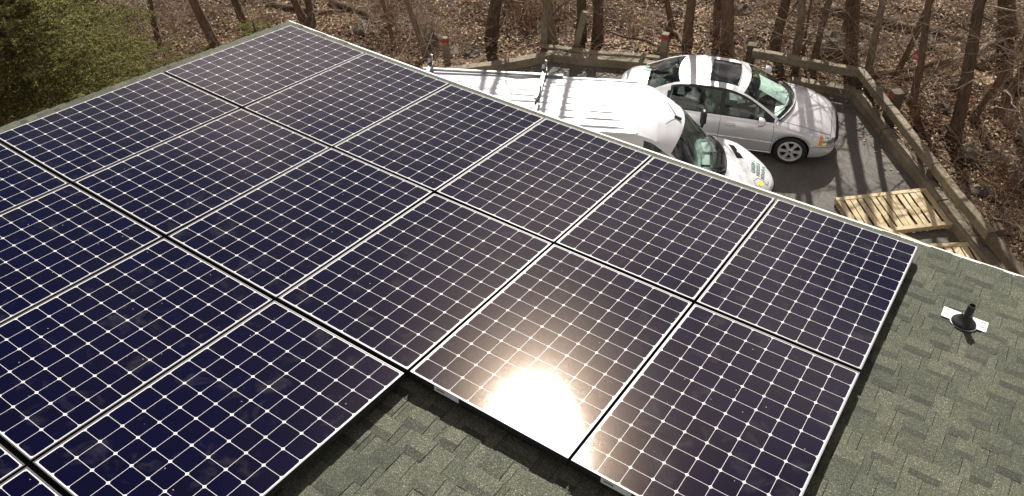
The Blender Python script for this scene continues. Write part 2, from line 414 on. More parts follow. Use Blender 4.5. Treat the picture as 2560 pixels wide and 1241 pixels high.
def gz(x, y): return float(ground_np(np.array([x]), np.array([y]))[0])
def axis(lo, hi, a, b, step, far):
    return np.unique(np.concatenate([np.linspace(lo, a, far), np.arange(a, b, step), np.linspace(b, hi, far)]))
gx = axis(-200, 200, -22, 14, .22, 12); gy = axis(-200, 200, -4, 26, .22, 12)
GX, GY = np.meshgrid(gx, gy); GZ = ground_np(GX, GY)
V = np.stack([GX.ravel(), GY.ravel(), GZ.ravel()], 1); nx = len(gx); ii, jj = np.meshgrid(np.arange(len(gy) - 1), np.arange(nx - 1), indexing='ij')
a = (ii * nx + jj).ravel(); F = np.stack([a, a + 1, a + nx + 1, a + nx], 1)
o = np_mesh('forest_floor', V, F, M['floor']); tag(o, kind='structure'); o.data.polygons.foreach_set('use_smooth', [True] * len(o.data.polygons))
mb = MB(); mb.prism(DRIVE, -.30, 0.0); tag(mb.build('driveway', M['asphalt']), kind='structure')

# leaf litter: curled leaves lying over the soil, one uncountable layer
rs = np.random.RandomState(3)
N = 62000
N2 = 170000; lx = rs.uniform(-18, 11, N2); ly = rs.uniform(2.0, 20, N2); dd = drive_dist(lx, ly)
dens = .5 + .5 * np.sin(lx * .9 + 2 * np.sin(ly * .7)) * np.sin(ly * 1.1 + 1.3)
keep = (dd > .12) & (rs.rand(N2) < .10 + 1.0 * dens ** 1.3) & ~((lx > -.6) & (ly < 3)) ; lx = lx[keep][:N]; ly = ly[keep][:N]
edge = rs.uniform(-1, 1, (900, 2))
n = len(lx); lz = ground_np(lx, ly) + rs.uniform(.004, .05, n)
sz = rs.uniform(.028, .062, n); th = rs.uniform(0, 2 * PI, n); tx = rs.normal(0, .45, n); ty = rs.normal(0, .45, n); curl = rs.uniform(-.5, .7, n)
L = []
for (u, w, c) in ((-1, 0, 0), (-.15, -.55, 1), (1, 0, 0), (-.15, .55, 1)):
    px = u * sz; py = w * sz; pz = px * tx + py * ty + c * curl * sz * .6
    L.append(np.stack([lx + px * np.cos(th) - py * np.sin(th), ly + px * np.sin(th) + py * np.cos(th), lz + np.abs(pz) * .9], 1))
V = np.stack(L, 1).reshape(-1, 3); F = np.arange(4 * n).reshape(-1, 4)
tag(np_mesh('leaf_litter', V, F, M['leaf']), kind='stuff', cat='dead leaves', label='tan and brown dead leaves covering the woodland floor')
# few leaves blown along the curb on the drive
k = 320; t = rs.rand(k); seg = rs.randint(1, 5, k); P = np.array(DRIVE)
bx = P[seg, 0] + (P[seg + 1, 0] - P[seg, 0]) * t; by = P[seg, 1] + (P[seg + 1, 1] - P[seg, 1]) * t
inn = np.abs(rs.normal(0, .16, k)) + .17; bx2 = bx + (2.2 - bx) / np.hypot(2.2 - bx, 6 - by) * inn; by2 = by + (6 - by) / np.hypot(2.2 - bx, 6 - by) * inn
L = []; sz = rs.uniform(.02, .045, k); th = rs.uniform(0, 6.28, k)
for (u, w, z) in ((-1, 0, .006), (-.1, -.5, .02), (1, 0, .008), (-.1, .5, .016)):
    L.append(np.stack([bx2 + sz * (u * np.cos(th) - w * np.sin(th)), by2 + sz * (u * np.sin(th) + w * np.cos(th)), np.full(k, z) + 0.003], 1))
tag(np_mesh('curb_leaves', np.stack(L, 1).reshape(-1, 3), np.arange(4 * k).reshape(-1, 4), M['leaf']), kind='stuff', cat='dead leaves', label='scattered dead leaves blown along the inside of the timber curb')

# ------------------------------------------------------------------ house: roof slope, trim, wall
house = thing('house', 'house roof slope of green-grey shingles with a white metal eave edge', 'house')
X0, X1, Y0, Y1 = -.31, 11.0, -.235, 8.2
mb = MB(); EXP = .145; nc = int((Y1 - Y0) / EXP)
shade = []
def rquad(xa, xb, ya, yb, ha, hb, butt, thick):
    """one shingle piece: sloping top, lower butt face and its two ends"""
    p = [RP(xa, ya, ha), RP(xb, ya, ha), RP(xb, yb, hb), RP(xa, yb, hb), RP(xa, ya, ha - thick), RP(xb, ya, ha - thick), RP(xb, yb, hb - thick), RP(xa, yb, hb - thick)]
    mb.add(p, [(0, 1, 2, 3), (4, 5, 1, 0), (5, 6, 2, 1), (7, 4, 0, 3)])
def near_view(x, y): return x < 9.6 and y < 7.0
for r in range(nc):
    ya = Y0 + r * EXP; yb = ya + EXP + .012
    x = X0 + rnd.uniform(-.2, 0); first = True
    while x < X1:
        w = rnd.uniform(.21, .36) if near_view(x, ya) else 1.0
        a_, b_ = max(x, X0 + rnd.uniform(-.008, .004)), min(x + w, X1)
        hid = (.6 < x < 5.4 and ya < 2.7) or (.4 < x < 3.6 and ya < 4.4)
        if hid: w = max(w, .9); b_ = min(x + w, X1)
        dj = rnd.uniform(-.004, .003)
        rquad(a_ + .0015, b_ - .0015, ya + dj, yb, SH + .001, SH - .008, True, .007)
        # printed dark shade band at the top of the exposure, then the laminated tab
        if not hid and near_view(x, ya):
            tw = w * rnd.uniform(.42, .60); tx0 = a_ + rnd.uniform(.02, max(.03, w - tw - .02)); tx1 = min(tx0 + tw, b_ - .01)
            if tx1 > tx0 + .05:
                sl0 = rnd.uniform(-.006, .006)
                mb.add([RP(tx0, ya + dj - .002, SH + .006), RP(tx1, ya + dj - .002, SH + .006), RP(tx1 + sl0, yb - .014, SH - .0005), RP(tx0 - sl0, yb - .014, SH - .0005),
                        RP(tx0, ya + dj - .002, SH - .004), RP(tx1, ya + dj - .002, SH - .004), RP(tx1 + sl0, yb - .014, SH - .008), RP(tx0 - sl0, yb - .014, SH - .008)],
                       [(0, 1, 2, 3), (4, 5, 1, 0), (5, 6, 2, 1), (7, 4, 0, 3)])
                if rnd.random() < .95:
                    bh = rnd.uniform(.046, .064); y_ = yb - .016
                    hA = SH - .008 + .009 * (bh + .004) / EXP; g_ = rnd.choice((0, 1))
                    shade.append((tx0 + .003, tx1 - .003, y_ - bh, y_ , bh))
        x += w
nb0 = len(mb.f)
# the factory-printed darker granule bands, 1 mm proud of the tabs
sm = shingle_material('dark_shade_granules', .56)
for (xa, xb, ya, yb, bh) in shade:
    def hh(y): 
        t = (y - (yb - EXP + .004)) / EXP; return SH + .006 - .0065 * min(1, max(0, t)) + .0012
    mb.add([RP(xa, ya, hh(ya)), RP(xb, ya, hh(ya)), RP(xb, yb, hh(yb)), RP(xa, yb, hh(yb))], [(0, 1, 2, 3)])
nb1 = len(mb.f)
for (x, y, r) in ((5.30, 3.95, .055), (8.0, 2.15, .06)):          # chalk marks left on the shingles
    for k in range(26):
        px, py = x + rnd.gauss(0, r * .55), y + rnd.gauss(0, r * .4); w = rnd.uniform(.004, .012); l = rnd.uniform(.01, .05); t = rnd.uniform(0, PI)
        mb.add([RP(px + cx * math.cos(t) - cy * math.sin(t), py + cx * math.sin(t) + cy * math.cos(t), SH + .0085) for cx, cy in ((-l, -w), (l, -w), (l, w), (-l, w))], [(0, 1, 2, 3)])
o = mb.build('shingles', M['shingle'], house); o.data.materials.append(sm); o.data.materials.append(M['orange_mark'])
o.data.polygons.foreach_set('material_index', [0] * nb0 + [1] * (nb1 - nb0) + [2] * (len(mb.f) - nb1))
mb = MB()                                                           # deck under the shingles
xs = [X0 + .03 + (X1 - X0 - .06) * k / 24 for k in range(25)]
rows = [[RP(x, Y0 + .02, SH - .012), RP(x, Y1, SH - .02), RP(x, Y1, SH - .15), RP(x, Y0 + .02, SH - .05), RP(x, Y0 + .02, SH - .012)] for x in xs]
mb.grid(rows); mb.add(rows[0][:4], [(0, 1, 2, 3)]); mb.add(rows[-1][:4], [(3, 2, 1, 0)]); mb.build('roof_deck', M['timber_dark'], house)
mb = MB()
for k in range(24):
    a_, b_ = xs[k] - .035, xs[k + 1] - .035
    mb.add([RP(a_, Y0 + .022, SH - .004), RP(b_, Y0 + .022, SH - .004), RP(b_, Y0 - .030, SH - .0035), RP(a_, Y0 - .030, SH - .0035), RP(b_, Y0 - .034, SH - .075), RP(a_, Y0 - .034, SH - .075), RP(b_, Y0 + .02, SH - .08), RP(a_, Y0 + .02, SH - .08)],
           [(0, 3, 2, 1), (3, 5, 4, 2), (5, 7, 6, 4)])
mb.build('drip_edge', M['drip'], house, solid=0)
mb = MB(); xw0, xw1, yw0 = .05, 10.6, -.12
mb.prism([(xw0, yw0), (xw0, -8.0), (xw1, -8.0), (xw1, yw0)], -.2, ZE - .33); mb.build('wall', M['wall'], house)

# ------------------------------------------------------------------ solar panels
PX, PY = 1.0605, 1.5782; PW, PL, FD = 1.044, 1.551, .044
def frame_mesh():
    mb = MB(); lip = .0072
    a, b = PW / 2, PL / 2
    def ring(x, y, z): return [(-x, -y, z), (x, -y, z), (x, y, z), (-x, y, z)]
    rings = [ring(a - .02, b - .02, -FD), ring(a, b, -FD), ring(a, b, -.0012), ring(a - .0012, b - .0012, 0), ring(a - lip, b - lip, 0), ring(a - lip - .0006, b - lip - .0006, -.003), ring(a - lip, b - lip, -.008), ring(a - .004, b - .004, -.009), ring(a - .004, b - .004, -FD + .003), ring(a - .02, b - .02, -FD + .003)]
    mb.v = [p for r in rings for p in r]; n = len(rings)
    for i in range(n):
        j = (i + 1) % n
        for k in range(4): mb.f.append((i * 4 + k, i * 4 + (k + 1) % 4, j * 4 + (k + 1) % 4, j * 4 + k))
    return mb
def glass_mesh():
    mb = MB(); mb.box((0, 0, -.0056), (PW - .0160, PL - .0160, .0052)); return mb
ROWN = ('eave row', 'second row up from the eave', 'third row up from the eave', 'fourth row up from the eave')
NOTE = {(0, 0): 'solar panel at the far corner of the roof where eave and rake meet', (1, 0): 'solar panel in the eave row, beside the far corner panel',
        (2, 0): 'eave row solar panel in front of the rear of the white van roof', (3, 0): 'eave row solar panel in front of the cab of the white van',
        (4, 0): 'eave row solar panel just below the van hood with the logo', (5, 0): 'solar panel at the right end of the eave row, nearest the pallets',
        (0, 1): 'solar panel in the second row along the left rake edge under the conifers', (1, 1): 'bluish solar panel in the second row, second in from the left rake',
        (2, 1): 'deep blue solar panel in the second row, third in from the left rake', (3, 1): 'solar panel in the second row, just left of the sun glare panel',
        (4, 1): 'solar panel with the blinding white sun glare on its lower corner', (5, 1): 'solar panel at the right end of the second row, right of the sun glare',
        (0, 2): 'third row solar panel cut off by the left edge of the photo', (1, 2): 'solar panel in the third row, second from the left edge of the photo',
        (2, 2): 'third row solar panel left of the one bordering the shingle notch', (3, 2): 'deep blue solar panel bordering the left side of the bare shingle notch',
        (2, 3): 'sliver of solar panel at the left edge near the bottom left corner of the photo', (3, 3): 'solar panel corner at the bottom left of the photo, right of another sliver'}
proto = None
fme, gme = frame_mesh(), glass_mesh()
jr = random.Random(11)
for (i, j), lab in NOTE.items():
    cx, cy = (i + .5) * PX, (j + .5) * PY
    if proto is None:
        p = thing('solar_panel', lab, 'solar panel'); fo = fme.build('frame', M['frame'], p)
        fo.data.materials.append(M['frame_side']); fo.data.polygons.foreach_set('material_index', [0 if 8 <= k < 20 else 1 for k in range(len(fo.data.polygons))]); gme.build('cell_sheet', M['panel'], p); proto = p
    else: p = dup(proto)
    p['label'] = lab; p['group'] = 'solar panels of the roof array'
    m = roof_matrix(cx, cy, 0.0)
    m = m @ Matrix.Rotation(jr.gauss(0, .0022), 4, 'X') @ Matrix.Rotation(jr.gauss(0, .0022), 4, 'Y')
    p.matrix_world = m
    if (i, j) in ((4, 1), (5, 1)):                                   # paper label on the upslope frame side
        mb = MB(); mb.box((-.26, -PL / 2 - .0008, -.022), (.17, .0016, .036)); s_ = mb.build('paper_label', M['sticker'], p)
        mb = MB()
        for k in range(7): mb.box((-.325 + k * .008, -PL / 2 - .0018, -.019), (.0055, .0012, .012))
        mb.build('printed_mark', M['ink'], s_)
# rails the panels are clamped to, and clamps seen in the gaps
def rail(xa, xb, y, lab):
    mb = MB(); n = max(2, int((xb - xa) / .5)); ps = [xa + (xb - xa) * k / n for k in range(n + 1)]
    for a_, b_ in zip(ps, ps[1:]): mb.bar(RP(a_, y, -FD - .0225), RP(b_, y, -FD - .0225), .04, .042, up=(0, ST, CT))
    for k in range(1, n, 2): 
        c_ = RP(ps[k], y, SH + .03); mb.box(c_, (.05, .07, .05), Matrix.Rotation(-TH, 3, 'X'))
    tag(mb.build('mounting_rail', M['rail']), lab, 'mounting rail', 'black rails under the panels')
for j, (xa, xb) in enumerate(((.05, 6.30), (.05, 6.30), (.05, 4.2), (2.2, 4.2))):
    for fy in (.12, .90): rail(xa, xb, (j + fy) * PY, 'black mounting rail hidden under the panels of the ' + ROWN[j])

# ------------------------------------------------------------------ vent pipe
vb = RP(6.785, .575, SH + .006)
vent = thing('vent_pipe', 'dark plumbing vent pipe with black boot and white flashing plate on the bare shingles', 'vent pipe', vb)
up = Vector((0, 0, 1)); nrm = Vector((0, ST, CT)); q = nrm.rotation_difference(Vector((0, 0, 1))).inverted().to_matrix().to_4x4()
tilt = Matrix.Rotation(-TH, 4, 'X')
mb = MB(); w, l = .138, .055
pl = [(-w, .075), (w, .075), (w, -.035), (w - .006, -.04), (.087, -.04)] + [(.082 * math.cos(t), -.04 + -.065 * math.sin(t)) for t in [PI * k / 10 for k in range(0, 11)]] + [(-.087, -.04), (-w + .006, -.04), (-w, -.035)]
pl = [(x, y) for x, y in pl]
# world +y is downslope here: the rectangular flange lies downslope of the round collar
pl = [(x, y + .03) for x, y in pl]
mb.prism(pl[::-1], 0, .0035, tilt); mb.build('flashing_plate', M['white_metal'], vent)
for sx, sy in ((-w + .03, .085), (-w + .03, .03), (w - .03, .085), (w - .03, .03)):
    mb = MB(); mb.box(tilt @ Vector((sx, sy, .004)), (.032, .010, .002), tilt.to_3x3()); mb.build('nail_slot', M['alu'], vent)
mb = MB(); mb.lathe([(.077, .004), (.077, .012), (.072, .02), (.066, .026), (.052, .036), (.041, .050), (.033, .070), (.030, .078), (.025, .079)], 40, tilt); mb.build('rubber_boot', M['rubber'], vent, smooth=35)
mb = MB(); mb.lathe([(.0235, 0), (.0235, .172), (.022, .175), (.0195, .175), (.0185, .172), (.0185, .02)], 28, Matrix.Translation((0, 0, 0))); mb.build('pipe', M['pvc'], vent, smooth=35)

# ------------------------------------------------------------------ timber curb, posts, guard rail
def beam(name, a, b, w, h, lab, cat, group=None, m='timber', ch=.012):
    a = Vector(a); b = Vector(b); c = (a + b) / 2; d = b - a; L = d.length
    o_ = MB(); br = random.Random(int(L * 1e4)); n_ = max(3, int(L / .16)); x_, y_ = w / 2, h / 2; e = max(ch, .004)
    ring = [(x_ - e, -y_), (x_, -y_ + e), (x_, y_ - e), (x_ - e, y_), (-x_ + e, y_), (-x_, y_ - e), (-x_, -y_ + e), (-x_ + e, -y_)]; rw_ = []; ph = br.uniform(0, 6); am = min(.012, L * .004)
    for k in range(n_ + 1):
        z_ = -L / 2 + L * k / n_; f_ = .965 if k in (0, n_) else 1.0; sx_, sy_ = am * math.sin(k * .5 + ph), am * math.cos(k * .37 + ph)
        rw_.append([Vector((p * f_ + sx_ + br.gauss(0, .0016), q2 * f_ + sy_ + br.gauss(0, .0016), z_)) for p, q2 in ring])
    rw_ = [r_ + [r_[0]] for r_ in rw_]; o_.grid([r_[::-1] for r_ in rw_]); o_.add([p for p in rw_[0][:8]], [tuple(range(7, -1, -1))]); o_.add([p for p in rw_[-1][:8]], [tuple(range(8))]); ob = o_.build(name, M[m])
    d.normalize(); side = Vector((0, 0, 1)).cross(d)
    side = side.normalized() if side.length > 1e-3 else Vector((1, 0, 0)); u = d.cross(side)
    mm = Matrix((side, u, d)).transposed().to_4x4(); mm.translation = c; ob.matrix_world = mm
    return tag(ob, lab, cat, group)
CG = 'timbers of the drive curb'
beam('curb_timber', (-6.9, 4.6, .10), (-4.55, 7.08, .10), .20, .21, 'curb timber running out of sight behind the van and the roof', 'timber', CG)
beam('curb_timber', (-4.50, 7.12, .10), (-2.60, 9.17, .10), .20, .21, 'left curb timber leading up to the back corner of the drive', 'timber', CG)
beam('curb_timber', (-2.72, 9.20, .10), (-.10, 10.10, .10), .20, .21, 'back curb timber behind the silver car trunk', 'timber', CG)
beam('curb_board', (-2.95, 9.30, .225), (-.25, 10.24, .225), .14, .05, 'loose board lying along the top of the back curb', 'board', None)
beam('curb_timber', (2.55, 10.95, .10), (3.85, 11.25, .10), .20, .22, 'short curb timber ahead of the silver car bonnet', 'timber', CG)
beam('curb_timber', (3.86, 11.22, .10), (4.80, 10.17, .10), .20, .22, 'curb timber at the far right corner below the rail corner', 'timber', CG)
beam('curb_timber', (4.82, 10.15, .10), (6.30, 8.49, .10), .20, .22, 'long curb timber on the right side of the drive beside the pallets', 'timber', CG)
beam('curb_timber', (6.32, 8.47, .10), (7.9, 6.69, .10), .20, .22, 'nearest curb timber on the right beyond the broken pallet', 'timber', CG)
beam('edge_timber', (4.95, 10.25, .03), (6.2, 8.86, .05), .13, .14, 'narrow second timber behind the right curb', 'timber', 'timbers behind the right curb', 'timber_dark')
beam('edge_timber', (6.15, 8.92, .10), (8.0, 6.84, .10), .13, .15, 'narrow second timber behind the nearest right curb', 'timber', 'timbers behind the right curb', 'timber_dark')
RG = 'beams of the timber guard rail'
beam('guard_rail', (1.58, 10.93, .56), (3.82, 11.34, .56), .14, .185, 'timber guard rail beam along the back of the drive ahead of the car', 'guard rail', RG)
beam('guard_rail', (3.83, 11.35, .56), (4.72, 10.33, .55), .14, .185, 'first guard rail beam on the right, at the rail corner', 'guard rail', RG)
beam('guard_rail', (4.73, 10.31, .55), (5.95, 8.90, .55), .14, .185, 'second guard rail beam on the right, above the long curb timber', 'guard rail', RG)
beam('guard_rail', (5.96, 8.88, .55), (7.18, 7.46, .55), .14, .185, 'third guard rail beam on the right, beside the pallets', 'guard rail', RG)
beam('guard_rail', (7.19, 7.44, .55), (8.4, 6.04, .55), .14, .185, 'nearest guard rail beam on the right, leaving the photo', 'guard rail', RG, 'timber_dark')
def post(x, y, h, lab, lean=(0, 0), red=None, w=.17, m='timber', rz=.3):
    g = -.35; o_ = thing('post', lab, 'post', (x, y, g), rz, 'timber posts round the drive')
    mb = MB(); a = Vector((0, 0, 0)); b = Vector((lean[0] * (h - g), lean[1] * (h - g), h - g)); mb.bar(a, b, w, w, up=(0, 1, 0), ch=.010); mb.build('shaft', M[m], o_)
    if red:
        d = (b - a).normalized(); mb = MB()
        if red == 'top': mb.bar(b - d * .13, b - d * .035, w + .006, w + .006, up=(0, 1, 0), ch=.010)
        else: mb.box(b - d * .09 + Vector((-w / 2 - .002, -.01, 0)), (.006, w * .7, .075))
        mb.build('red_paint', M['red'], o_)
    return o_
post(-4.62, 7.80, .72, 'upright post with a red painted top standing left of the van roof rack', red='top', w=.13, rz=.2)
post(-.32, 10.46, .74, 'upright post with a red painted top behind the silver car roof', red='top', w=.155, rz=.1)
post(-3.02, 9.52, .86, 'weathered grey post at the back corner of the drive, no red paint', lean=(.02, 0), w=.15, rz=.5)
post(-2.42, 9.86, .95, 'leaning grey post beside the back corner of the drive', lean=(.20, .10), w=.15, rz=.4)
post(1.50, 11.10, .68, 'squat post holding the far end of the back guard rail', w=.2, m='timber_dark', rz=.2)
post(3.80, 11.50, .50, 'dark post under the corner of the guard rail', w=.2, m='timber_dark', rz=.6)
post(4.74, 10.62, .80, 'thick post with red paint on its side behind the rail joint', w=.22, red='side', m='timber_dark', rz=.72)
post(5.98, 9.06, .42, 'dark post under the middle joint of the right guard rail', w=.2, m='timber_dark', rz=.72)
post(7.22, 7.70, .60, 'post with a red painted face near the right edge of the photo', w=.2, red='side', m='timber_dark', rz=.72)

# ------------------------------------------------------------------ pallets and loose boards
def pallet(loc, rz, lab, W_=1.75, D_=1.02, n=14, skip=()):
    p = thing('pallet', lab, 'pallet', loc, rz, 'pale pine pallets on the drive')
    r = random.Random(int(loc[0] * 100))
    for yy in (-D_ / 2 + .045, D_ / 2 - .045):
        mb = MB(); mb.box((0, yy, .085), (W_, .09, .095), None, .004); mb.build('stringer', M['pallet'], p)
    mb = MB(); mb.box((0, 0, .06), (W_ - .02, .09, .075), None, .004); mb.build('stringer', M['pallet'], p)
    bw = W_ / n
    for k in range(n):
        if k in skip: continue
        mb = MB(); x = -W_ / 2 + (k + .5) * bw + r.uniform(-.012, .012)
        mb.box((x, 0, .113), (bw * r.uniform(.70, .88), D_ - .185, .02), Matrix.Rotation(r.uniform(-.02, .02), 3, 'Z'), .003); mb.build('deck_board', M['pallet'], p)
    for k in range(3):
        mb = MB(); mb.box(((-1 + k) * (W_ / 2 - .06), 0, .012), (.1, D_ - .02, .018), None, .003); mb.build('bottom_board', M['pallet'], p)
    return p
pa = math.atan2(8.68 - 7.55, 5.94 - 4.64)
pallet((5.62, 7.80, .012), pa, 'whole pale slatted pallet lying flat against the right curb')
pallet((6.82, 6.98, .012), pa - .1, 'second slatted pallet half hidden by the white eave edge', 1.5, .95, 10)
BG = 'loose pine boards on the pallets'
def board(a, b, w, h, lab): beam('loose_board', a, b, w, h, lab, 'board', BG, 'pallet', .004)
board((5.46, 7.22, .175), (6.90, 7.02, .20), .075, .06, 'long loose board lying across both pallets')
board((5.62, 7.10, .155), (6.20, 7.00, .165), .12, .03, 'short loose board at the panel edge under the long board')
board((6.15, 6.98, .165), (6.82, 6.86, .18), .13, .035, 'wide split board beside the second pallet')
board((6.66, 6.80, .20), (6.84, 7.04, .20), .09, .035, 'stub of board lying crosswise at the end of the long board')

# ------------------------------------------------------------------ vehicles: shared wheel
def wheel(parent, x, y, z, r, w, rim_r, side, spokes=6):
    """tyre with its rim as a sub-part; side +1 faces +y"""
    Rm = Matrix.Translation((x, y, z)) @ Matrix.Rotation(-side * PI / 2, 4, 'X')
    mb = MB(); h = w / 2
    mb.lathe([(rim_r + .004, -h + .02), (r - .06, -h), (r - .02, -h + .012), (r, -h + .04), (r, h - .04), (r - .02, h - .012), (r - .06, h), (rim_r + .012, h - .006), (rim_r, h - .02), (rim_r, -h + .02)], 40, Rm)
    ty = mb.build('tyre', M['tyre'], parent, smooth=40)
    mb = MB()
    mb.lathe([(rim_r + .006, h - .014), (rim_r - .004, h - .006), (rim_r - .028, h - .012), (rim_r - .034, h - .05), (rim_r - .034, -h + .03)], 40, Rm)
    for k in range(spokes):
        t = 2 * PI * k / spokes; Q = Rm @ Matrix.Rotation(t, 4, 'Z')
        mb.prism([(.03, -.034), (rim_r * .55, -.026), (rim_r - .022, -.046), (rim_r - .022, .046), (rim_r * .55, .026), (.03, .034)], h - .045, h - .016, Q)
    mb.lathe([(.0, h - .010), (.045, h - .010), (.056, h - .016), (.06, h - .04)], 20, Rm)
    mb.build('rim', M['rim'], ty, smooth=35)
    mb = MB(); mb.lathe([(0, h - .075), (rim_r - .04, h - .075)], 24, Rm); mb.lathe([(.0, h - .0095), (.022, h - .0095)], 16, Rm); mb.build('brake_disc', M['seam'], ty)
    return ty

def arch_well(mb, Q, r, z0, z1):
    up_l = (Q.inverted().to_3x3() @ Vector((0, 0, 1))); base = math.atan2(up_l.y, up_l.x); n = 24; vs = []
    for z in (z0, z1):
        for k in range(n + 1):
            t = base - 1.75 + 3.5 * k / n; vs.append(Q @ Vector((r * math.cos(t), r * math.sin(t), z)))
    mb.add(vs, [tuple(range(n + 1))] + [(k, k + 1, n + 2 + k, n + 1 + k) for k in range(n)])
def shell_grid(stations, sec):
    """rows of half sections (outer sill -> centre line) mirrored into full rows; returns rows and the half count"""
    rows = []
    for x in stations:
        h = sec(x); rows.append([Vector((px, -py, pz)) for px, py, pz in h] + [Vector((px, py, pz)) for px, py, pz in h[-2::-1]])
    return rows
def split_build(rows, classify, mats, parent, smooth=35):
    m = len(rows[0]); parts = {}
    for i in range(len(rows) - 1):
        for j in range(m - 1):
            c = (rows[i][j] + rows[i + 1][j + 1]) / 2
            k = classify(i, j, c)
            if k is None: continue
            parts.setdefault(k, []).append((i, j))
    out = {}
    for k, cells in parts.items():
        mb = MB(); idx = {}
        def vid(i, j):
            if (i, j) not in idx: idx[(i, j)] = len(mb.v); mb.v.append(tuple(rows[i][j]))
            return idx[(i, j)]
        for i, j in cells: mb.f.append((vid(i, j), vid(i + 1, j), vid(i + 1, j + 1), vid(i, j + 1)))
        nm = k.split('.')[0]; mk = mats.get(k, mats.get(nm))
        out[k] = mb.build(nm, mk, parent, smooth=smooth)
    return out
def line(mb, pts, r=.005, off=0.0): mb.tube(pts, r, 5)

# ------------------------------------------------------------------ silver saloon
CARP, CARY, CARS = (3.216, 9.08), math.radians(17.8), .99
car = thing('parked_car', 'silver four-door saloon with a dark sunroof parked on the drive behind the van', 'car', (CARP[0], CARP[1], 0.0), CARY)
car.scale = (CARS,) * 3
tW = [(-3.62, .34), (-3.58, .54), (-3.45, .71), (-3.15, .815), (-2.6, .858), (-1.3, .866), (-.2, .864), (.30, .845), (.52, .795), (.66, .725), (.76, .63), (.83, .49), (.868, .33), (.885, .2)]
tZc = [(-3.62, .66), (-3.585, .90), (-3.50, .99), (-3.0, 1.02), (-.9, .98), (-.30, .965), (0, .915), (.40, .825), (.62, .745), (.74, .66), (.82, .575), (.868, .50), (.885, .45)]
tZs = [(-3.62, .62), (-3.57, .80), (-3.3, .89), (-2.6, .915), (-1.3, .90), (-.35, .87), (.15, .79), (.5, .69), (.68, .615), (.80, .55), (.868, .485), (.885, .44)]
tZb = [(-3.62, .44), (-3.5, .30), (-3.2, .235), (-2.6, .20), (.5, .20), (.75, .22), (.85, .30), (.885, .38)]
FR = [(0, .945), (.10, .975), (.22, .992), (.36, 1.0), (.50, 1.0), (.64, .992), (.76, .976), (.87, .95), (.95, .918), (1.0, .88)]
TP = [.10, .22, .36, .52, .68, .84, 1.0]
def car_sec(x):
    Wd = smooth_tab(tW, x); zc = smooth_tab(tZc, x); zs = smooth_tab(tZs, x); zb = smooth_tab(tZb, x)
    for xw in (0.0, -2.617):
        d = abs(x - xw)
        if d < .352: zb = max(zb, .30 + math.sqrt(max(0, .352 ** 2 - d * d)))
    pts = [(x, Wd * fw, zb + (zs - zb) * f) for f, fw in FR]
    y0 = Wd * FR[-1][1]
    for t in TP: pts.append((x, y0 * (1 - t), zs + (zc - zs) * (1 - (1 - t) ** 2.3)))
    return pts
st = set([round(v, 4) for v in np.linspace(-3.62, .885, 70)])
for xw in (0.0, -2.617):
    for k in range(0, 25): st.add(round(xw - .3525 * math.cos(PI * k / 24), 4))
for v in (.80, .83, .85, .868, .878, -3.6, -3.58, -3.55, -.33, -1.42, -2.28, -3.0): st.add(v)
st = sorted(st); rows = shell_grid(st, car_sec); NS = len(FR)
def cls(i, j, c):
    m = len(rows[0]); jj = min(j, m - 2 - j)
    top = jj >= NS - 1
    if top and -3.0 < c.x < -.42: return None
    if top and -.34 < c.x < .70 and jj >= NS + 0: return 'hood'
    if top and c.x < -3.06 and c.x > -3.5: return 'trunk_lid'
    if not top and jj >= 1:
        s = 'r' if c.y < 0 else 'l'
        if -1.42 < c.x < -.38: return 'front_door.' + s
        if -2.28 < c.x < -1.42: return 'rear_door.' + s
    if jj >= 5 and jj <= 8 and c.x > .50 and c.x < .79: return ('indicator.' if c.x < .575 else 'headlight.') + ('r' if c.y < 0 else 'l')
    if c.x > .80 and 5 <= jj: return 'grille'
    return 'body'
mats = dict(body=M['silver'], hood=M['silver'], trunk_lid=M['silver'], front_door=M['silver'], rear_door=M['silver'], indicator=M['amber'], headlight=M['chrome'], grille=M['black'])
P = split_build(rows, cls, mats, car)
def side_pt(x, f, off=.0, s=-1):
    sc = car_sec(x); k = 0
    while k < NS - 2 and FR[k + 1][0] < f: k += 1
    t = (f - FR[k][0]) / (FR[k + 1][0] - FR[k][0]); a_, b_ = sc[k], sc[k + 1]
    return Vector((x, s * (a_[1] + (b_[1] - a_[1]) * t + off), a_[2] + (b_[2] - a_[2]) * t))
def top_pt(x, y, off=0.0):
    sc = car_sec(x); y0 = sc[NS - 1][1]; t = 1 - abs(y) / y0; zs = sc[NS - 1][2]; zc = sc[-1][2]
    return Vector((x, y, zs + (zc - zs) * (1 - (1 - max(0, t)) ** 2.3) + off))
mb = MB()
for s in (-1, 1):
    for xd in (-.38, -1.42, -2.28): line(mb, [side_pt(xd - .10 * max(0, f - .75) * (1 if xd > -1 else 0), f, -.002, s) for f in np.linspace(.08, 1, 12)], .0055)
    line(mb, [side_pt(x, .08, -.002, s) for x in np.linspace(-.38, -2.24, 12)], .0055)
    ys = np.linspace(0, 1, 10)
    line(mb, [top_pt(x, s * (car_sec(x)[NS][1] ), -.002) for x in np.linspace(-.34, .70, 16)], .0055)
    line(mb, [side_pt(x, .50 + .05 * (x > .4), -.002, s) for x in np.linspace(.36, .80, 12)], .005)
line(mb, [top_pt(.70 , y, -.002) for y in np.linspace(-.60, .60, 13)], .006)
mb.build('panel_gap', M['seam'], car)
for s in (-1, 1):
    for f_, r_ in ((.42, .014), (.03, .016)): mb = MB(); mb.tube([side_pt(x, f_, .004, s) for x in np.linspace(-.36, -2.22, 14)], r_, 6); mb.build('side_trim', M['silver'], car, smooth=60)
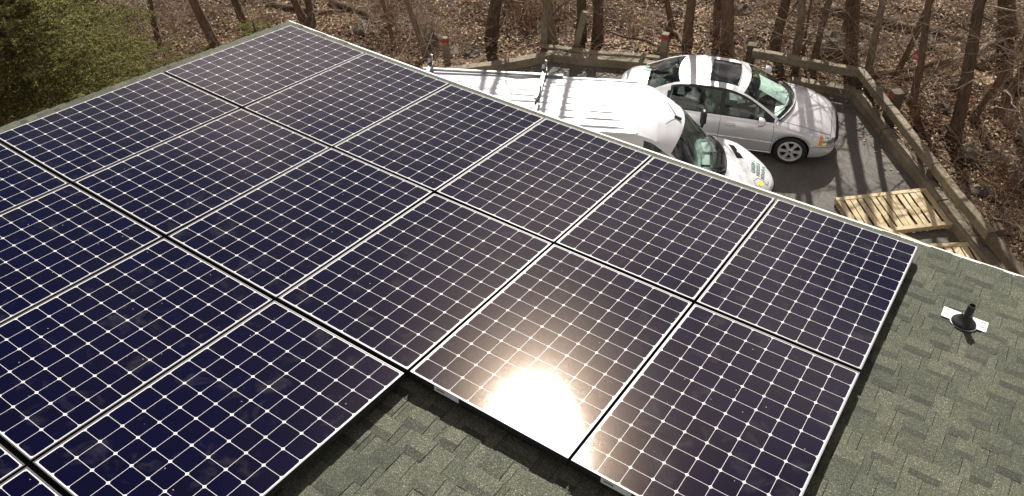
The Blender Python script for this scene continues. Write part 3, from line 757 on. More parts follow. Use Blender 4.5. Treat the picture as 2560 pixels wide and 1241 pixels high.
for xd in (-1.22, -2.12):
    for s in (-1, 1):
        c_ = side_pt(xd, .80, .004, s); mb = MB(); mb.box(c_ + Vector((0, 0, -.002)), (.20, .008, .062), None, .003); mb.box(c_ + Vector((0, s * .012, .004)), (.18, .022, .030), None, .006)
        mb.build('door_handle', M['silver'], P[('front_door.' if xd > -1.4 else 'rear_door.') + ('r' if s < 0 else 'l')])
# greenhouse
SA = [(-.36, .71, .905), (-.72, .645, 1.14), (-1.08, .585, 1.315), (-1.42, .555, 1.385), (-1.85, .55, 1.402), (-2.28, .555, 1.365), (-2.62, .585, 1.255), (-2.93, .635, 1.085), (-3.12, .665, .985)]
CA = [(-.10, 0, .975), (-.53, 0, 1.19), (-.97, 0, 1.365), (-1.40, 0, 1.425), (-1.85, 0, 1.442), (-2.38, 0, 1.405), (-2.70, 0, 1.275), (-3.00, 0, 1.115), (-3.17, 0, 1.03)]
def arc(tab, s):
    s = max(0, min(len(tab) - 1, s)); return Vector([smooth_tab([(k, p[c]) for k, p in enumerate(tab)], s) for c in range(3)])
def gh(s, u, off=0.0):
    a_, c_ = arc(SA, s), arc(CA, s); v = abs(u)
    return Vector((c_.x + (a_.x - c_.x) * v ** 2, a_.y * u, c_.z + (a_.z - c_.z) * v ** 2.5 + off))
def strip(name, m, s0, s1, u0, u1, parent, off=0.0, ns=14, nu=14, smooth=50, solid=0):
    mb = MB(); mb.grid([[gh(s, u, off) for u in np.linspace(u0, u1, nu)] for s in np.linspace(s0, s1, ns)]); return mb.build(name, m, parent, smooth=smooth, solid=solid)
roof = strip('roof', M['silver'], 2.0, 5.0, -1, 1, car, ns=30, nu=22)
strip('windshield', M['glass'], .0, 2.0, -.93, .93, car, -.004, ns=16, nu=18)
strip('rear_window', M['glass'], 5.0, 8.0, -.90, .90, car, -.004, ns=16, nu=18)
for sgn in (-1, 1):
    for us, sa, sb in (((.925, .965, 1.0), 0, 2), ((.89, .95, 1.0), 5, 8)): mb = MB(); mb.grid([[gh(s, sgn * u) for u in us] for s in np.linspace(sa, sb, 14)]); mb.build('roof_pillar', M['silver'], car, smooth=60)
mb = MB()
mb.grid([[gh(s, u, .002) for u in np.linspace(-.93, .93, 18)] for s in (0, .05, .10, .15)])
mb.tube([gh(0, u, .005) + Vector((.035, 0, 0)) for u in np.linspace(-.98, .98, 20)], .022, 6)
mb.build('glass_border', M['black'], car)
for yy, y2 in ((.45, -.20), (-.15, -.62)): mb = MB(); mb.tube([gh(.02, yy / .71, .022), gh(.16, (yy + y2) / 2 / .7, .022), gh(.30, y2 / .68, .018)], .008, 5); mb.build('wiper', M['black'], car)
sr = strip('sunroof', M['glass_dark'], 2.45, 3.75, -.68, .68, car, .007, ns=10, nu=10)
mb = MB(); cs = [gh(s, u, .007) for s, u in [(2.45, u) for u in np.linspace(-.68, .68, 10)] + [(s, .68) for s in np.linspace(2.45, 3.75, 10)] + [(3.75, u) for u in np.linspace(.68, -.68, 10)] + [(s, -.68) for s in np.linspace(3.75, 2.45, 10)]]
mb.tube(cs, .012, 6); mb.build('sunroof_seal', M['black'], sr)
def sidew(x, v, s, off=0):
    t = 0.0
    lo, hi = 0.0, 8.0
    for _ in range(24):
        mid = (lo + hi) / 2
        if arc(SA, mid).x > x: lo = mid
        else: hi = mid
    a_ = arc(SA, lo); sc = car_sec(x)[NS - 1]; b_ = Vector((x, sc[1] - .012, sc[2] - .004))
    y = b_.y + (a_.y - b_.y) * v + .030 * math.sin(PI * min(1, v)) * .6; return Vector((x, s * (y + off), b_.z + (a_.z - b_.z) * v))
for s in (-1, 1):
    xs_ = sorted(set([round(v, 3) for v in np.linspace(-3.06, -.40, 50)] + [-1.38, -1.47, -2.62, -2.55])); vs_ = [0, .05, .3, .55, .8, .90, 1.0]
    rw = [[sidew(x, v, s) for v in vs_] for x in xs_]
    def c2(i, j, c):
        if c.x < -2.62 + .20 * vs_[j]: return 'rear_pillar'
        if j in (0, 5) or -1.47 < c.x < -1.38 or c.x < -2.55 + .20 * vs_[j] or c.x > -.60: return 'window_frame'
        return 'front_window' if c.x > -1.42 else 'rear_side_window'
    split_build(rw, c2, dict(rear_pillar=M['silver'], window_frame=M['black'], front_window=M['glass'], rear_side_window=M['glass']), car)
for s in (-1, 1):                                                     # mirrors
    mb = MB(); c_ = Vector((-.66, s * .955, .985)); pr = []
    Q = Matrix.Translation(c_) @ Matrix.Rotation(PI / 2, 4, 'Y') @ Matrix.Diagonal((1.25, 1.7, 1.25, 1))
    mb.lathe([(0, .075), (.03, .07), (.058, .045), (.07, .0), (.072, -.03), (.066, -.035), (0, -.03)], 18, Q)
    mi = mb.build('wing_mirror', M['silver'], car, smooth=50)
    mb = MB(); mb.bar(c_ + Vector((.0, -s * .06, -.02)), Vector((-.62, s * .77, .93)), .05, .03); mb.build('mirror_stalk', M['black'], mi)
for x, s in ((0, -1), (0, 1), (-2.617, -1), (-2.617, 1)): wheel(car, x, s * .752, .315, .317, .215, .228, s)
for xw in (0, -2.617):
    for s in (-1, 1):
        mb = MB(); Q = Matrix.Translation((xw, s * .60, .30)) @ Matrix.Rotation(-s * PI / 2, 4, 'X'); arch_well(mb, Q, .352, -.05, .235); mb.build('wheel_well', M['seam'], car)
mb = MB(); mb.box((-1.75, 0, .42), (2.75, 1.5, .06)); mb.box((-3.03, 0, .72), (.06, 1.35, .5)); mb.box((-.50, 0, .62), (.10, 1.45, .5)); mb.box((-2.7, 0, .93), (.5, 1.2, .03)); mb.box((-.85, 0, .60), (.6, .22, .3))
mb.build('cabin_tub', M['interior'], car)
mb = MB(); mb.grid([[Vector((x, y, z)) for y in np.linspace(-.66, .66, 8)] for x, z in ((-.30, .895), (-.45, .905), (-.62, .91), (-.74, .885), (-.78, .78))]); mb.build('dashboard', M['interior'], car, smooth=40)
for x, y in ((-1.32, -.37), (-1.32, .37), (-2.22, -.35), (-2.22, .35)):
    mb = MB(); q3 = Matrix.Rotation(-.32, 3, 'Y'); mb.box((x, y, .60), (.52, .52, .16), None, .04); mb.box((x - .30, y, .86), (.14, .50, .56), q3, .04); mb.box((x - .42, y, 1.16), (.09, .24, .16), q3, .03)
    mb.build('seat', M['seat'] if x > -2 else M['interior'], car)
mb = MB(); mb.lathe([(.18 + .016 * math.cos(t), .016 * math.sin(t)) for t in np.linspace(0, 2 * PI, 9)[:-1]], 28, Matrix.Translation((-.93, .37, .88)) @ Matrix.Rotation(1.05, 4, 'Y'), closed=True); mb.build('steering_wheel', M['black'], car, smooth=50)
mb = MB(); mb.grid([[gh(s, u, -.05 - .03 * abs(math.sin(4 * u))) for u in np.linspace(-.30, .62, 18)] for s in np.linspace(.28, 1.55, 8)]); mb.build('pale_sheet', simple('pale_green_sheet', (.78, .88, .80), .6, var=.3, vs=5), car, smooth=40)  # pale green rippled sheet just under the windshield glass
mb = MB(); mb.box((.885, 0, .36), (.012, .5, .11), None, .003); mb.build('number_plate', M['black'], car)
for s in (-1, 1): mb = MB(); mb.box(side_pt(.70, .30, .004, s), (.09, .012, .04), Matrix.Rotation(s * -.75, 3, 'Z'), .003); mb.build('bumper_lamp', M['chrome'], car)

# ------------------------------------------------------------------ white van
van = thing('work_van', 'long white panel van with a roof rack and a solar company logo on its hood', 'van', (3.75, 6.53, 0), math.radians(25))
vW = [(-6.66, .80), (-6.6, .92), (-6.4, .96), (-2, .966), (-1.0, .95), (-.55, .905), (-.28, .82), (-.12, .70), (-.04, .58), (0, .42)]
vZg = [(-6.66, 2.1), (-6.55, 2.27), (-2.6, 2.30), (-2.2, 2.22), (-1.95, 2.10), (-1.72, 1.95), (-1.3, 1.57), (-.95, 1.235), (-.5, 1.125), (-.2, .985), (-.05, .87), (0, .76)]
vYg = [(-6.66, .70), (-6.5, .755), (-2.5, .76), (-1.95, .75), (-1.72, .735), (-1.3, .79), (-.95, .83), (-.5, .79), (-.2, .66), (-.05, .50), (0, .36)]
vZc = [(-6.66, 2.2), (-6.55, 2.36), (-2.5, 2.385), (-2.15, 2.33), (-1.9, 2.24), (-1.70, 2.12), (-1.3, 1.68), (-.95, 1.295), (-.5, 1.215), (-.2, 1.085), (-.05, .95), (0, .80)]
vK = [(-6.66, 0), (-2.6, 0), (-2.2, .06), (-1.72, .20), (-.95, .24), (-.4, .2), (0, .22)]
VF = [0, .2, .4, .6, .8]
def van_sec(x):
    Wd = smooth_tab(vW, x); zg = smooth_tab(vZg, x); yg = smooth_tab(vYg, x); zc = smooth_tab(vZc, x); k = smooth_tab(vK, x); zb = .30
    for xw in (-.98, -5.0):
        d = abs(x - xw)
        if d < .42: zb = max(zb, .34 + math.sqrt(max(0, .42 ** 2 - d * d)))
    zbelt = min(1.15, zb + (zg - zb) * .72) if zg < 1.4 else 1.15
    zbelt = max(zbelt, zb + .06)
    pts = [(Wd * .955, zb), (Wd * .985, zb + (zbelt - zb) * .35), (Wd, zb + (zbelt - zb) * .7), (Wd * .995, zbelt)]
    for t in (.35, .65, .85, .95, 1.0): pts.append((Wd * .995 + (yg - Wd * .995) * t ** 2.0, zbelt + (zg - zbelt) * t))
    for t in (.06, .14, .25, .38, .52, .68, .84, 1.0): pts.append((yg * (1 - t), zg + (zc - zg) * (1 - (1 - t) ** 2.2)))
    return [(x - k * (p[0] / max(.4, yg)) ** 2 * (1 if p[1] > 0 else 1), p[0], p[1]) for p in pts]
stv = set(round(v, 3) for v in np.linspace(-6.66, 0, 90))
for xw in (-.98, -5.0):
    for k in range(17): stv.add(round(xw - .4205 * math.cos(PI * k / 16), 3))
for v in (-1.70, -1.64, -.96, -.93, -.88, -.06, -.03, -.015, -2.46, -2.54, -6.63, -6.6): stv.add(v)
stv = sorted(stv); vr = shell_grid(stv, van_sec); NG = 8
def vcls(i, j, c):
    m = len(vr[0]); jj = min(j, m - 2 - j); x = (stv[i] + stv[i + 1]) / 2
    if jj >= NG and -1.70 < x < -.96: return 'windshield'
    if jj >= NG and -.88 < x < -.10: return 'hood'
    if jj >= NG and x < -2.50: return 'roof'
    if 4 <= jj <= 6 and -2.35 < x < -1.55: return 'cab_window.' + ('r' if c.y < 0 else 'l')
    if jj >= 4 and x > -.04: return 'grille'
    if jj <= 1 and x > -.45: return 'bumper'
    if 2 <= jj <= 5 and -.26 < x < -.05: return 'headlight.' + ('r' if c.y < 0 else 'l')
    return 'body'
VP = split_build(vr, vcls, dict(body=M['white'], hood=M['white'], roof=M['white'], windshield=M['glass'], cab_window=M['glass'], grille=M['black'], bumper=M['black'], headlight=M['chrome']), van, 38)
mb = MB(); mb.add([tuple(p) for p in vr[0]], [tuple(range(len(vr[0])))]); mb.build('rear_door', M['white'], van)
def vtop(x, y, off=0.0):
    """point of the hood, screen or roof above plan position x, y"""
    xs_ = x
    for _ in range(6):
        k = smooth_tab(vK, xs_); yg = smooth_tab(vYg, xs_); xs_ = x + k * (y / max(.4, yg)) ** 2
    zg = smooth_tab(vZg, xs_); zc = smooth_tab(vZc, xs_); t = max(0, 1 - abs(y) / yg)
    return Vector((x, y, zg + (zc - zg) * (1 - (1 - t) ** 2.2) + off))
mb = MB(); vrnd = random.Random(5)                                     # pressed ribs of the roof skin, in broken runs
for yy in (-.60, -.43, -.26, -.08, .10, .28, .45, .62):
    x = -2.68
    runs = [(-2.68, -3.45), (-3.52, -3.80), (-3.88, -4.75), (-4.85, -5.1), (-5.2, -6.35)] if abs(yy) < .5 else [(-2.68, -4.6), (-4.7, -6.35)]
    for a_, b_ in runs:
        n_ = max(3, int((a_ - b_) / .2)); ps = [vtop(a_ + (b_ - a_) * k / n_, yy, .0) for k in range(n_ + 1)]
        rws = []
        for k, p in enumerate(ps):
            h_ = .014 if 0 < k < n_ else -.004
            rws.append([p + Vector((0, -.050, -.004)), p + Vector((0, -.045, h_)), p + Vector((0, .045, h_)), p + Vector((0, .050, -.004))])
        mb.grid(rws)
mb.lathe([(0, .004), (.09, .006), (.115, .002), (.12, -.01)], 24, Matrix.Translation(vtop(-3.35, .0)))
mb.build('roof_rib', M['white'], VP['roof'], smooth=30)
mb = MB(); mb.grid([[vtop(x, y, o_) for y in np.linspace(-.74, .74, 18)] for x, o_ in ((-2.455, -.002), (-2.465, .010), (-2.535, .010), (-2.545, -.002))]); mb.build('roof_seam', M['white'], van, smooth=30)
for s in (-1, 1): mb = MB(); mb.grid([[Vector((x, s * (smooth_tab(vYg, x) + d), smooth_tab(vZg, x) + z)) for d, z in ((-.03, .0), (-.02, .030), (.02, .030), (.03, -.01))] for x in np.linspace(-6.5, -2.5, 30)]); mb.build('rain_gutter', M['white'], van, smooth=30)
# hood vent, wipers and cowl
q_ = [(-.845, .62), (-.72, .57), (-.60, .20), (-.72, .17), (-.80, .35)]
vent_pts = [vtop(x, y, .006) for x, y in [(-.84, .60), (-.74, .585), (-.665, .40), (-.60, .19), (-.71, .165), (-.765, .36)]]
mb = MB(); mb.add(vent_pts, [(0, 1, 2, 3, 4, 5)]); hv = mb.build('hood_vent', M['seam'], VP['hood'])
mb = MB()
for t in np.linspace(.03, .97, 17):
    a_ = vent_pts[1].lerp(vent_pts[2], t * 2) if t < .5 else vent_pts[2].lerp(vent_pts[3], t * 2 - 1); mb.box(a_ + Vector((.004, 0, .004)), (.022, .010, .012))
mb.build('vent_tooth', M['white'], hv)
mb = MB(); mb.grid([[Vector((x - .235 * (y / .83) ** 2, y, vtop(x - .235 * (y / .83) ** 2, y).z + .004)) for y in np.linspace(-.80, .80, 20)] for x in (-.985, -.95, -.915, -.885)]); 
mb.build('cowl', M['black'], van)
for ya, yb in ((.40, -.25), (-.18, -.74)):
    mb = MB(); a_, b_ = vtop(-.97 - .235 * (ya / .83) ** 2, ya, .03), vtop(-1.06 - .235 * (yb / .83) ** 2, yb, .03); mb.bar(a_, b_, .016, .024); mb.bar(vtop(-.90 - .2 * ya * ya, ya - .05, .02), (a_ + b_) / 2 + Vector((0, 0, .01)), .02, .014); mb.build('wiper', M['black'], van)
for s in (-1, 1):
    mb = MB(); c_ = Vector((-1.30, s * 1.10, 1.42)); mb.box(c_, (.11, .17, .29), None, .035); wm = mb.build('wing_mirror', M['black'], van)
    mb = MB(); mb.bar(c_ + Vector((0, -s * .05, -.12)), Vector((-1.36, s * .90, 1.22)), .05, .05); mb.build('mirror_arm', M['black'], wm)
mb = MB(); a_ = vtop(-1.82, -.10, -.004); mb.box(a_ + Vector((0, 0, .016)), (.13, .055, .034), Matrix.Rotation(.35, 3, 'Y'), .010); mb.tube([a_ + Vector((-.02, 0, .03)), a_ + Vector((-.20, .03, .30))], [.007, .004], 6); mb.build('antenna', M['black'], van)
mb = MB(); mb.box((-1.9, 0, .62), (1.9, 1.7, .08)); mb.box((-2.75, 0, 1.3), (.05, 1.6, 1.5)); mb.build('cab_tub', M['interior'], van)
mb = MB(); mb.grid([[Vector((x - .20 * (y / .8) ** 2, y, z)) for y in np.linspace(-.76, .76, 14)] for x, z in ((-.97, 1.215), (-1.12, 1.235), (-1.28, 1.25), (-1.38, 1.235), (-1.44, 1.15), (-1.46, .8))]); mb.build('dashboard', M['dash'], van, smooth=40)
mb = MB(); mb.box((-1.13, .25, 1.247), (.26, .012, .006)); mb.box((-1.12, -.16, 1.247), (.30, .012, .006)); mb.box((-1.25, .02, 1.262), (.16, .30, .03), None, .008); mb.build('dash_tray', M['black'], van)
for y in (-.45, .45):
    mb = MB(); q3 = Matrix.Rotation(-.2, 3, 'Y'); mb.box((-2.0, y, .95), (.5, .5, .18), None, .04); mb.box((-2.28, y, 1.35), (.14, .5, .7), q3, .04); mb.box((-2.38, y, 1.78), (.1, .28, .2), q3, .03); mb.build('seat', M['interior'], van)
mb = MB(); mb.lathe([(.20 + .017 * math.cos(t), .017 * math.sin(t)) for t in np.linspace(0, 2 * PI, 9)[:-1]], 28, Matrix.Translation((-1.62, .42, 1.22)) @ Matrix.Rotation(.7, 4, 'Y'), closed=True); mb.build('steering_wheel', M['black'], van, smooth=50)
for s in (-1, 1):
    for xw in (-.98, -5.0): mb = MB(); arch_well(mb, Matrix.Translation((xw, s * .70, .34)) @ Matrix.Rotation(-s * PI / 2, 4, 'X'), .43, -.05, .24); mb.build('wheel_well', M['seam'], van)
for x, s in ((-.98, -1), (-.98, 1), (-5.0, -1), (-5.0, 1)): wheel(van, x, s * .82, .34, .34, .22, .20, s, 5)
# roof rack: two cross bars with stops, a side rail
for x in (-4.18, -6.25):
    mb = MB(); mb.bar((x, -.80, 2.445), (x, .82, 2.445), .05, .045); mb.bar((x - .028, -.80, 2.472), (x - .028, .82, 2.472), .008, .012); mb.bar((x + .028, -.80, 2.472), (x + .028, .82, 2.472), .008, .012)
    rb = mb.build('rack_bar', M['alu'], van)
    mb = MB(); mb.bar((x, .79, 2.44), (x + .02, .81, 2.62), .04, .025); mb.bar((x - .02, .73, 2.49), (x - .02, .80, 2.53), .06, .05); mb.build('rack_stop', M['alu'], rb)
    mb = MB(); mb.bar((x + .035, -.16, 2.49), (x + .05, -.12, 2.70), .028, .02); mb.bar((x - .03, -.25, 2.53), (x + .03, -.05, 2.54), .05, .05); mb.bar((x + .04, -.10, 2.50), (x + .03, -.06, 2.66), .022, .02); mb.build('ladder_clamp', M['alu'], rb)
    for s in (-1, 1): mb = MB(); mb.box((x, s * .74, 2.395), (.09, .05, .16), None, .005); mb.build('rack_foot', M['alu'], rb)
mb = MB(); mb.bar((-6.4, .735, 2.365), (-3.85, .735, 2.365), .05, .05, ch=.004); mb.build('rack_rail', M['alu'], van)
# logo on the hood: three lines of lettering, a house with a yellow sun and a plug on its cord
sl_y = math.atan2(vtop(-.24, 0).z - vtop(-.48, 0).z, .24)
def logo_frame(x, y):
    p = vtop(x, y, .004); e = .03
    dx = (vtop(x + e, y) - vtop(x - e, y)).normalized(); dy = (vtop(x, y + e) - vtop(x, y - e)).normalized(); n_ = dx.cross(dy).normalized(); up_ = -dx; rt = up_.cross(n_)
    m = Matrix.Identity(4)
    for k in range(3): m[k][0] = rt[k]; m[k][1] = up_[k]; m[k][2] = n_[k]; m[k][3] = p[k]
    return m
dg = bpy.context.evaluated_depsgraph_get()
for txt, x in (('GREEN', -.405), ('HOUSE', -.325), ('SOLAR', -.245)):
    cu = bpy.data.curves.new('t', 'FONT'); cu.body = txt; cu.size = .098; cu.space_character = 1.0; cu.offset = .0018; cu.extrude = .0008
    to = bpy.data.objects.new('t', cu); COL.objects.link(to); dg.update(); me = bpy.data.meshes.new_from_object(to.evaluated_get(dg)); bpy.data.objects.remove(to)
    me.transform(Matrix.Diagonal((1.02, 1.02, 1, 1))); me.transform(logo_frame(x + .005, -.15 + (0 if txt == 'GREEN' else -.03 if txt == 'HOUSE' else -.055)))
    me.materials.clear(); me.materials.append(M['logo_green']); lo = bpy.data.objects.new('lettering', me); COL.objects.link(lo); lo.parent = VP['hood']
lf = logo_frame(-.315, -.31)
hp = [(-.10, -.085), (-.10, .075), (-.02, .135), (.085, .06), (.085, -.10)]
def fl(q): 
    r = lf @ Vector((q[0], q[1], 0)); return vtop(r.x, r.y, .004)
mb = MB()
ring = hp + [hp[0]]
for a_, b_ in zip(ring, ring[1:]): mb.bar(fl(a_), fl(b_), .009, .002)
mb.tube([fl((.06, -.10)), fl((.055, -.14)), fl((.09, -.165)), fl((.12, -.15)), fl((.135, -.175))], .0035, 5); mb.tube([fl((-.10, .02)), fl((-.125, .03)), fl((-.125, .05))], .0035, 5)
mb.build('logo_outline', M['logo_grey'], VP['hood'])
mb = MB(); mb.add([fl((-.01 + .058 * math.cos(t), -.012 + .048 * math.sin(t))) + Vector((0, 0, .001)) for t in np.linspace(0, 2 * PI, 25)[:-1]], [tuple(range(24))]); mb.build('logo_sun', M['logo_yellow'], VP['hood'])
# a glove and papers left on the van's dash
Vm = van.matrix_basis.copy(); Vm = Matrix.Translation(van.location) @ Matrix.Rotation(van.rotation_euler.z, 4, 'Z')
g = thing('work_glove', 'pale work glove with red fingers lying on the van dashboard', 'glove', Vm @ Vector((-1.06, -.30, 1.25)), van.rotation_euler.z + .5)
mb = MB(); mb.box((0, 0, .018), (.10, .085, .03), None, .010); mb.box((.075, 0, .018), (.07, .075, .028), None, .008); mb.build('palm', M['glove'], g)
mb = MB()
for k, l in enumerate((.075, .088, .082, .065)): mb.tube([(-.045, -.033 + .022 * k, .02), (-.045 - l * .6, -.040 + .027 * k, .026), (-.045 - l, -.045 + .030 * k, .016)], [.011, .0105, .008], 7)
mb.tube([(.0, .04, .018), (-.03, .07, .022), (-.055, .078, .016)], [.012, .011, .009], 7); mb.build('finger', M['glove_red'], g, smooth=60)
mb = MB(); mb.box((0, 0, .003), (.21, .29, .004)); pp_ = mb.build('paper_sheet', M['paper']); pp_.matrix_world = Matrix.Translation(Vm @ Vector((-1.16, -.02, 1.262))) @ Matrix.Rotation(van.rotation_euler.z + .2, 4, 'Z'); 
pp_.matrix_world = Matrix.Translation(Vm @ Vector((-1.20, .42, 1.250))) @ Matrix.Rotation(van.rotation_euler.z + .2, 4, 'Z')
tag(pp_, 'pale sheet of paper lying on the van dashboard', 'paper')

# ------------------------------------------------------------------ woodland trees
class Tree:
    """tapered trunk plus limbs and twigs grown recursively; trunk and crown are separate meshes"""
    def __init__(s, seed): s.r = random.Random(seed); s.trunk = MB(); s.crown = MB()
    def limb(s, p, d, L, r0, depth, n, up, jit, out):
        pts = [Vector(p)]; rad = [r0]; d = Vector(d).normalized()
        for k in range(n):
            d = (d + Vector((s.r.gauss(0, jit), s.r.gauss(0, jit), s.r.gauss(0, jit) + up))).normalized()
            pts.append(pts[-1] + d * L / n); rad.append(max(.0028, r0 * (1 - .82 * (k + 1) / n)))
        out.tube(pts, rad, 6 if r0 > .03 else (4 if r0 > .012 else 3), caps=False)
        return pts, rad
    def grow(s, h, r, lean=(0, 0), low=1.6, nl=16, spread=1.0, twigs=5):
        n = 14; pts = []; rad = []; ph = s.r.uniform(0, 6)
        wob = Vector((0, 0, 0))
        for k in range(n + 1):
            t = k / n; z = -.3 + (h + .3) * t
            wob += Vector((s.r.gauss(0, .035), s.r.gauss(0, .035), 0))
            pts.append(Vector((lean[0] * min(z, 3) + .4 * lean[0] * max(0, z - 3), lean[1] * min(z, 3) + .4 * lean[1] * max(0, z - 3), z)) + wob * (h / 12))
            rad.append(r * (1.0 - .80 * t) + r * .45 * math.exp(-max(0, z) * 4.5))
        # a finer, knobbly trunk surface
        fine = []; fr = []
        for a, b, ra, rb in zip(pts, pts[1:], rad, rad[1:]):
            for q in range(3): fine.append(a.lerp(b, q / 3)); fr.append((ra + (rb - ra) * q / 3) * s.r.uniform(.95, 1.06))
        fine.append(pts[-1]); fr.append(rad[-1]); s.trunk.tube(fine, fr, 10, caps=False)
        for q in range(nl):
            t = (low + (h - low) * (q + s.r.random()) / nl) / h; t = min(.97, t); z = t * n; k = min(n - 1, int(z)); p = pts[k].lerp(pts[k + 1], z - k)
            a = s.r.uniform(0, 2 * PI); el = s.r.uniform(.05, .8)
            L = spread * (1 - .55 * t) * s.r.uniform(1.0, 2.6); d = Vector((math.cos(a) * math.cos(el), math.sin(a) * math.cos(el), math.sin(el)))
            lp, lr = s.limb(p, d, L, max(.010, rad[k] * s.r.uniform(.18, .38)), 0, 6, .05, .20, s.crown)
            for w in range(twigs):
                m = s.r.randint(1, 5); p2 = lp[m].lerp(lp[m + 1], s.r.random()); d2 = (lp[m + 1] - lp[m]).normalized()
                d2 = d2 + Vector((s.r.gauss(0, .7), s.r.gauss(0, .7), s.r.gauss(.15, .4)))
                tp, tr = s.limb(p2, d2, L * s.r.uniform(.25, .6), max(.0055, lr[m] * .5), 1, 4, .04, .25, s.crown)
                for y in range(2):
                    m2 = s.r.randint(1, 3); d3 = (tp[m2 + 1] - tp[m2]).normalized() + Vector((s.r.gauss(0, .7), s.r.gauss(0, .7), s.r.gauss(.1, .4)))
                    s.limb(tp[m2], d3, L * s.r.uniform(.15, .40), .0046, 2, 3, .03, .25, s.crown)
        return s
TG = 'bare trees of the woodland'
def tree(x, y, dia, h, lean, lab, seed, mt='bark', mc='bark', **kw):
    o_ = thing('bare_tree', lab, 'tree', (x, y, gz(x, y)), 0, TG); T = Tree(seed).grow(h, dia / 2, lean, **kw)
    T.trunk.build('trunk', M[mt], o_, smooth=60); T.crown.build('crown', M[mc], o_); return o_
TREES = [
 (-3.06, 10.05, .24, 11, (-.05, -.03), 'tree just right of the grey post at the back corner of the drive', 'bark3', 'bark'),
 (-2.67, 10.52, .25, 12, (0, 0), 'dark straight tree beside the leaning post behind the drive', 'bark2', 'bark'),
 (-2.25, 10.85, .26, 11, (.02, 0), 'tree to the right of the leaning post behind the drive', 'bark2', 'bark'),
 (-.20, 11.66, .23, 12, (-.05, -.02), 'brown tree just right of the red-topped post behind the car', 'bark', 'bark'),
 (.62, 11.93, .29, 12, (-.08, -.03), 'stout tree directly behind the silver car roof', 'bark', 'bark'),
 (-1.00, 12.4, .15, 9, (-.25, -.1), 'slender tree leaning left above the back curb', 'bark', 'bark'),
 (-.25, 13.4, .22, 11, (-.10, -.05), 'dark tree farther back between the two trees behind the car', 'bark2', 'bark2'),
 (-4.78, 9.95, .32, 10, (.16, .12), 'broad dark trunk behind the van, leaning right', 'bark2', 'bark'),
 (1.55, 12.68, .24, 12, (.03, 0), 'dark tree behind the squat rail post', 'bark2', 'bark'),
 (2.31, 11.95, .18, 11, (-.1, -.03), 'tree behind the middle of the back guard rail', 'bark3', 'bark3'),
 (2.68, 12.15, .16, 10, (-.02, 0), 'slim tree leaning right behind the back guard rail', 'bark', 'bark3'),
 (2.20, 12.9, .07, 6, (-.08, 0), 'thin sapling trunk between two trees behind the back rail', 'bark', 'twig'),
 (3.90, 12.3, .17, 11, (-.08, 0), 'grey tree behind the corner of the guard rail', 'bark3', 'bark3'),
 (2.83, 14.2, .35, 12, (-.18, -.03), 'thick dark tree beyond the back guard rail near the boulder', 'bark2', 'bark2'),
 (4.34, 12.7, .14, 9, (.06, 0), 'leaning tree just beyond the rail corner', 'bark', 'twig'),
 (4.95, 11.76, .16, 10, (-.16, 0), 'tree with a pink ribbon right of the rail corner', 'bark', 'bark3'),
 (6.01, 11.25, .26, 12, (-.15, 0), 'large dark tree tied with a pink ribbon, right of the guard rail', 'bark2', 'bark'),
 (6.15, 11.9, .16, 9, (.14, 0), 'leaning tree right beside the large ribboned tree', 'bark', 'twig'),
 (6.60, 12.6, .19, 9, (.10, .02), 'leaning tree farthest right behind the ribboned trees', 'bark', 'twig'),
 (6.10, 16.2, .42, 11, (-.3, 0), 'thick dark tree at the top right edge of the photo', 'bark2', 'bark2'),
 (-9.36, 7.71, .20, 10, (-.12, -.12), 'tree leaning left behind the far roof corner', 'bark', 'bark'),
 (-9.05, 7.75, .19, 11, (.05, .06), 'straight dark tree close behind the far roof corner', 'bark2', 'bark'),
 (-5.44, 8.05, .16, 9, (-.14, -.1), 'crooked slim tree left of the red-topped post by the van', 'bark3', 'twig'),
 (-6.66, 8.1, .11, 7, (-.1, -.06), 'thin branching tree between the roof edge and the crooked tree', 'bark', 'twig'),
 (-10.62, 5.8, .25, 10, (-.08, -.1), 'brown tree leaning left above the far roof rake', 'bark', 'bark'),
 (-10.4, 6.6, .20, 10, (-.06, -.08), 'dark tree to the right of the brown tree above the rake', 'bark2', 'bark'),
 (-11.6, 4.9, .15, 7, (.05, .1), 'stubby dark tree beside the conifer branches', 'bark2', 'twig'),
]
for k, (x, y, d, h, ln, lab, mt, mc) in enumerate(TREES):
    small = d < .13
    tree(x, y, d, h * (.9 if y > 11 else 1), ln, lab, 100 + k, mt, mc, low=.5 if mc in ('twig', 'bark3') else .9, nl=16 if small else 23, spread=.8 if small else 1.0, twigs=4)
